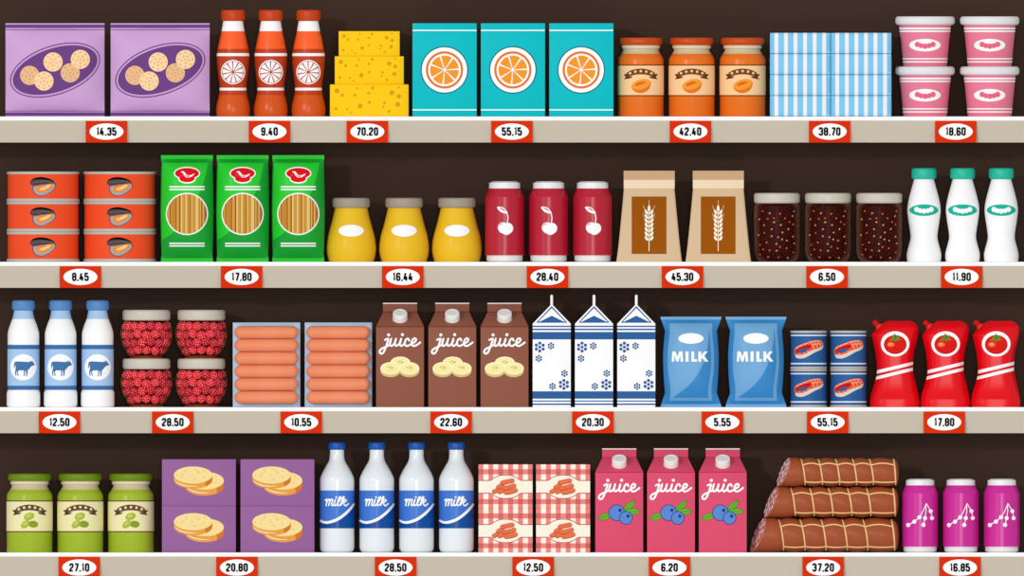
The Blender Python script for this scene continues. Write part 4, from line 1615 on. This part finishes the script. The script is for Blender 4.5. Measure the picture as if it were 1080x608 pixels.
def glass_milk():
    z = Z(334, 462, 4.903, 355.4, 462 + 595 / 4.903)
    k = 4.903
    t = thing('milk_bottle', '', 'bottle', 'milk bottles with a blue label')
    def P(l):
        return [(hw / k, z.h(y)) for hw, y in l]
    J = Lathe([P([(68, 595), (80, 590), (87, 580), (90, 568)]), P([(90, 568), (90, 228)]), P([(90, 228), (88, 208), (76, 180), (58, 148), (43, 122), (38, 98), (37, 62)])], n=6)
    link('bottle', J.mesh(), M('EAF0F3', .15, .4), t)
    B1c, B2c = M('4479D2', .3, .2), M('16519E', .3, .2)
    lab = link('label', J.mesh(off=.2, h0=z.h(470), h1=z.h(274), caps=False), B1c, t, label='blue wrap label')
    d = Decal(J.surf, z, J.cuts(), (), off=.36)
    sw = crom([(15.5, 428), (40, 439), (70, 437), (110, 422), (150, 393), (180, 362), (194.5, 342)], 5)
    d.poly(B2c, sw + [(194.5, 469.5), (15.5, 469.5)])
    d.done('dark_panel', lab, 'dark blue lower panel')
    d = Decal(J.surf, z, J.cuts(), (), off=.44)
    d.line(WHITE, sw, 13, taper=lambda q: .75 + .4 * math.sin(PI * q))
    d.done('swoosh', lab, 'white curved swoosh')
    d = Decal(J.surf, z, J.cuts(), (), off=.46, step=.004)
    for st in ([(45, 325), (53, 320), (49, 352)], [(50, 342), (58, 324), (67, 320), (66, 336), (62, 352)], [(64, 342), (72, 324), (81, 320), (82, 330), (77, 347), (84, 352), (92, 342)],
               [(97, 321), (91, 344), (97, 352), (106, 344)], [(106, 344), (124, 316), (123, 307), (116, 312), (108, 343), (114, 352), (123, 345)],
               [(123, 345), (140, 316), (141, 307), (134, 311), (127, 350)], [(131, 337), (145, 322), (153, 325), (146, 334), (136, 336), (146, 351), (153, 352), (164, 342)]):
        d.line(WHITE, st, 7.2, smooth=6, caps=True)
    d.ell(WHITE, (101, 309), 5, 5, n=12)
    d.done('lettering', lab, 'white script lettering reading milk')
    L = Lathe(rim(45 / k, z.h(64), z.h(24), 2.0))
    link('cap', L.mesh(), M('2459AE', .35, .25), t, label='dark blue cap')
    place(t, 18.6, [(355.4, B4, 'milk bottle with blue script label, the one next to the biscuit boxes'),
                    (397.4, B4, 'milk bottle with blue script label, second from the biscuit boxes'),
                    (439.3, B4, 'milk bottle with blue script label, second from the gingham boxes'),
                    (481.3, B4, 'milk bottle with blue script label, the one next to the gingham boxes')])
glass_milk()


def sausage_box():
    z = Z(500, 486, 6.08, 533.2, 486 + 305 / 6.08)
    k = 6.08
    t = thing('sausage_box', '', 'box', 'gingham sausage boxes')
    H, hw, D = z.h(22), 28.5, 20

    def gingham(nt, c, h):
        v = stripe_mask(nt, c, 10.42, 5.15, -hw)
        u = stripe_mask(nt, h, 31.3, 5.2, z.h(277))
        ho = nmath(nt, 'MAXIMUM', u, stripe_mask(nt, h, 200, 5.0, z.h(84)))
        both = nmath(nt, 'MULTIPLY', v, ho)
        one = nmath(nt, 'MAXIMUM', v, ho)
        return nmix(nt, both, nmix(nt, one, 'FBF4E4', 'F1857E'), 'CE6862')
    link('carton', box_bm(-hw, hw, -D, D, 0, H, .5), pattern_mat('red_gingham_print', D, gingham), t, 30)
    s = lambda x, h: -D
    d = Decal(s, z, off=.08, step=.012)
    CRM, BD = M('FAF1DE'), M('B2504A')

    def band(g):
        up = [(29, 126 - g), (102, 126 - g)] + crom([(112, 122 - g), (135, 106 - g), (165, 95 - g), (202, 91 - g), (239, 95 - g), (269, 106 - g), (292, 122 - g)], 4) + [(302, 126 - g), (375, 126 - g)]
        return up + [(x, 333 - y) for x, y in reversed(up)]
    d.poly(BD, band(3))
    d.poly(CRM, band(-2.5))
    lb = d.done('label', t, 'cream label with dark red edge')
    d = Decal(s, z, off=.22, step=.008)
    A, DKc, HI = M('E4744B'), M('C4502C'), M('F0946E')
    for pts in ([(128, 197), (140, 191), (152, 187)], [(165, 198), (176, 192), (190, 188)], [(205, 202), (235, 198), (266, 188)],
                [(155, 168), (166, 162), (180, 156)], [(192, 174), (225, 168), (256, 158)], [(182, 139), (210, 133), (244, 126)]):
        d.line(DKc, [(x, y + 1.5) for x, y in pts], 30, smooth=5, caps=True)
        d.line(A, [(x, y - 1.5) for x, y in pts], 25, smooth=5, caps=True)
    d.done('sausage_picture', lb, 'printed pile of sausages')
    lev = ['lower', 'upper']
    place(t, D, [(x, B4 - i * H, 'red gingham sausage box, %s of the gingham boxes %s' % (lev[i], w))
                 for x, w in ((533.2, 'beside the milk bottles'), (593.9, 'beside the pink cartons')) for i in range(2)])
sausage_box()


def salami():
    k = 5.736
    CAS, STR = M('A45435', .4, .2), M('F3CE91', .6)
    MEAT, FAT = M('D2807A', .6), M('FFFCFA', .6)
    ybase = 589.0
    specs = [(78, 483.0, 105.5, [215, 345, 472, 600, 725, 893], 931, 'large brown salami tied with string at the bottom of the stack'),
             (157, 283.5, 94.0, [287, 402, 515, 630, 745, 900], 929, 'medium brown salami tied with string in the middle of the stack'),
             (233, 101.5, 88.0, [348, 453, 557, 660, 762, 903], 931, 'small brown salami tied with string on top of the stack')]
    cyy = 22.5
    zb = B4
    for x0, ay, r0, rings, xe, lab in specs:
        t = thing('salami', lab, 'salami', 'stacked salamis')
        r = r0 / k
        ox = (x0 + xe) / 2
        X = lambda v: (v - ox) / k
        t.location = (xx(786 + ox / k), (4 + 19) * U, zz(zb))
        zb -= 2 * r
        h0 = r
        bm = bmesh.new()
        seg = 40
        kz, ky = .38, .26

        def rad(x):
            # pinched where the string is tied
            q = 1.0
            prev = None
            for a, b in zip(rings, rings[1:]):
                if a <= x <= b:
                    u = (x - a) / (b - a)
                    q = .86 + .14 * math.sin(PI * u) ** .85
            if x < rings[0]:
                u = (rings[0] - x) / (rings[0] - x0)
                q = .88 + .12 * min(1, u * 3) ** .6
            if x > rings[-1]:
                u = (x - rings[-1]) / (xe - rings[-1])
                q = .88 * math.sqrt(max(0, 1 - (u * .985) ** 2.6))
            return q * r
        xsamp = [x0 + 2]
        for a, b in zip([x0] + rings, rings + [xe]):
            xsamp += [a + (b - a) * i / 10 for i in range(1, 11)]
        R = []

        def pt(x, a, off=0.0, slant=0.0):
            """slant 1 at the cut end, easing out along the length"""
            rr = rad(x) + off
            yy, h = -rr * math.cos(a), rr * math.sin(a)
            dxs = kz * h - ky * yy
            ring_sl = -.16 * h - .10 * yy
            px = X(x) + slant * dxs + (1 - slant) * ring_sl * max(0, min(1, (xe - x) / 60))
            return Vector((px, yy, h0 + h)) * U

        def sl(x):
            return max(0.0, 1 - (x - x0) / (rings[0] - x0))
        for x in xsamp:
            R.append([bm.verts.new(pt(x, 2 * PI * j / seg, 0, sl(x))) for j in range(seg)])
        for a, b in zip(R, R[1:]):
            for j in range(seg):
                bm.faces.new((a[j], a[(j + 1) % seg], b[(j + 1) % seg], b[j]))
        bm.faces.new(R[-1])
        bm.faces.new(R[0][::-1])
        bmesh.ops.recalc_face_normals(bm, faces=bm.faces)
        link('casing', bm, CAS, t, 45)
        # cut face with flecks of fat, a thin slice set on the slanted end
        bm = bmesh.new()
        edge = [bm.verts.new(pt(x0, 2 * PI * j / seg, -.3, 1) + Vector((-.25 * U, 0, 0))) for j in range(seg)]
        edge2 = [bm.verts.new(pt(x0 + 2.5, 2 * PI * j / seg, -.3, 1)) for j in range(seg)]
        bm.faces.new(edge)
        for j in range(seg):
            bm.faces.new((edge[j], edge[(j + 1) % seg], edge2[(j + 1) % seg], edge2[j]))
        rs = random.Random(int(r0))
        cnt = []
        for _ in range(900):
            q, a = math.sqrt(rs.random()) * .86, rs.uniform(0, 2 * PI)
            u, v = q * math.cos(a), q * math.sin(a)
            if all(((u - c[0]) / .36) ** 2 + ((v - c[1]) / .30) ** 2 > 1 for c in cnt):
                cnt.append((u, v))
            if len(cnt) > 20:
                break
        for u, v in cnt:
            rr = rs.uniform(.10, .14)
            pts = []
            for j in range(10):
                a = 2 * PI * j / 10
                uu, vv = (u + rr * 1.1 * math.cos(a)) * r, (v + rr * 1.25 * math.sin(a)) * r
                px = X(x0) + kz * vv - ky * uu - .55
                pts.append(bm.verts.new(Vector((px, uu, h0 + vv)) * U))
            bm.faces.new(pts).material_index = 1
        bmesh.ops.recalc_face_normals(bm, faces=bm.faces)
        link('cut_face', bm, [MEAT, FAT], t, 0, label='pink cut face with white fat flecks')
        # string: hoops and the runs between them
        for x in rings:
            bm = bmesh.new()
            tube_into(bm, [pt(x, 2 * PI * j / 48, 0.3, 0) for j in range(48)], .85 * U, closed=True)
            link('string_hoop', bm, STR, t, 60, label='cream string hoop')
        for a in (math.radians(33), math.radians(-48), math.radians(147), math.radians(228)):
            bm = bmesh.new()
            pts = []
            for p, q in zip(rings, rings[1:]):
                for i in range(8):
                    u = i / 8
                    pts.append(pt(p + (q - p) * u, a + math.radians(4) * math.sin(PI * u), .25, 0))
            pts.append(pt(rings[-1], a, .25, 0))
            tube_into(bm, pts, .75 * U)
            link('string_run', bm, STR, t, 60, label='cream string along the length')
salami()

# =================================================================== LIGHT AND CAMERA
w = bpy.data.worlds.new('shop_light')
sc.world = w
w.use_nodes = True
w.node_tree.nodes['Background'].inputs['Color'].default_value = (1, 1, 1, 1)
w.node_tree.nodes['Background'].inputs['Strength'].default_value = 0.62

def sun(name, energy, direction, angle, loc):
    l = bpy.data.lights.new(name, 'SUN')
    l.energy = energy
    l.angle = math.radians(angle)
    o = bpy.data.objects.new(name, l)
    COL.objects.link(o)
    o.rotation_euler = Vector(direction).to_track_quat('Z', 'Y').to_euler()
    o.location = loc


sun('key_light', 0.80, (-0.47, -0.86, 0.20), 4, (-2, -3, 2))
sun('front_fill', 0.60, (0.02, -0.99, 0.03), 12, (0, -3, 1.6))  # added fill sun along the view, evens the light on the back wall

cam = bpy.data.cameras.new('camera')
cam.type = 'ORTHO'
cam.ortho_scale = 1080 * U
co = bpy.data.objects.new('camera', cam)
COL.objects.link(co)
co.location = (0, -3.0, zz(304))
co.rotation_euler = (PI / 2, 0, 0)
sc.camera = co

sc.view_settings.view_transform = 'Standard'
sc.view_settings.look = 'None'
sc.view_settings.gamma = 1.0
sc.view_settings.exposure = 0.0
sc.view_settings.use_curve_mapping = False
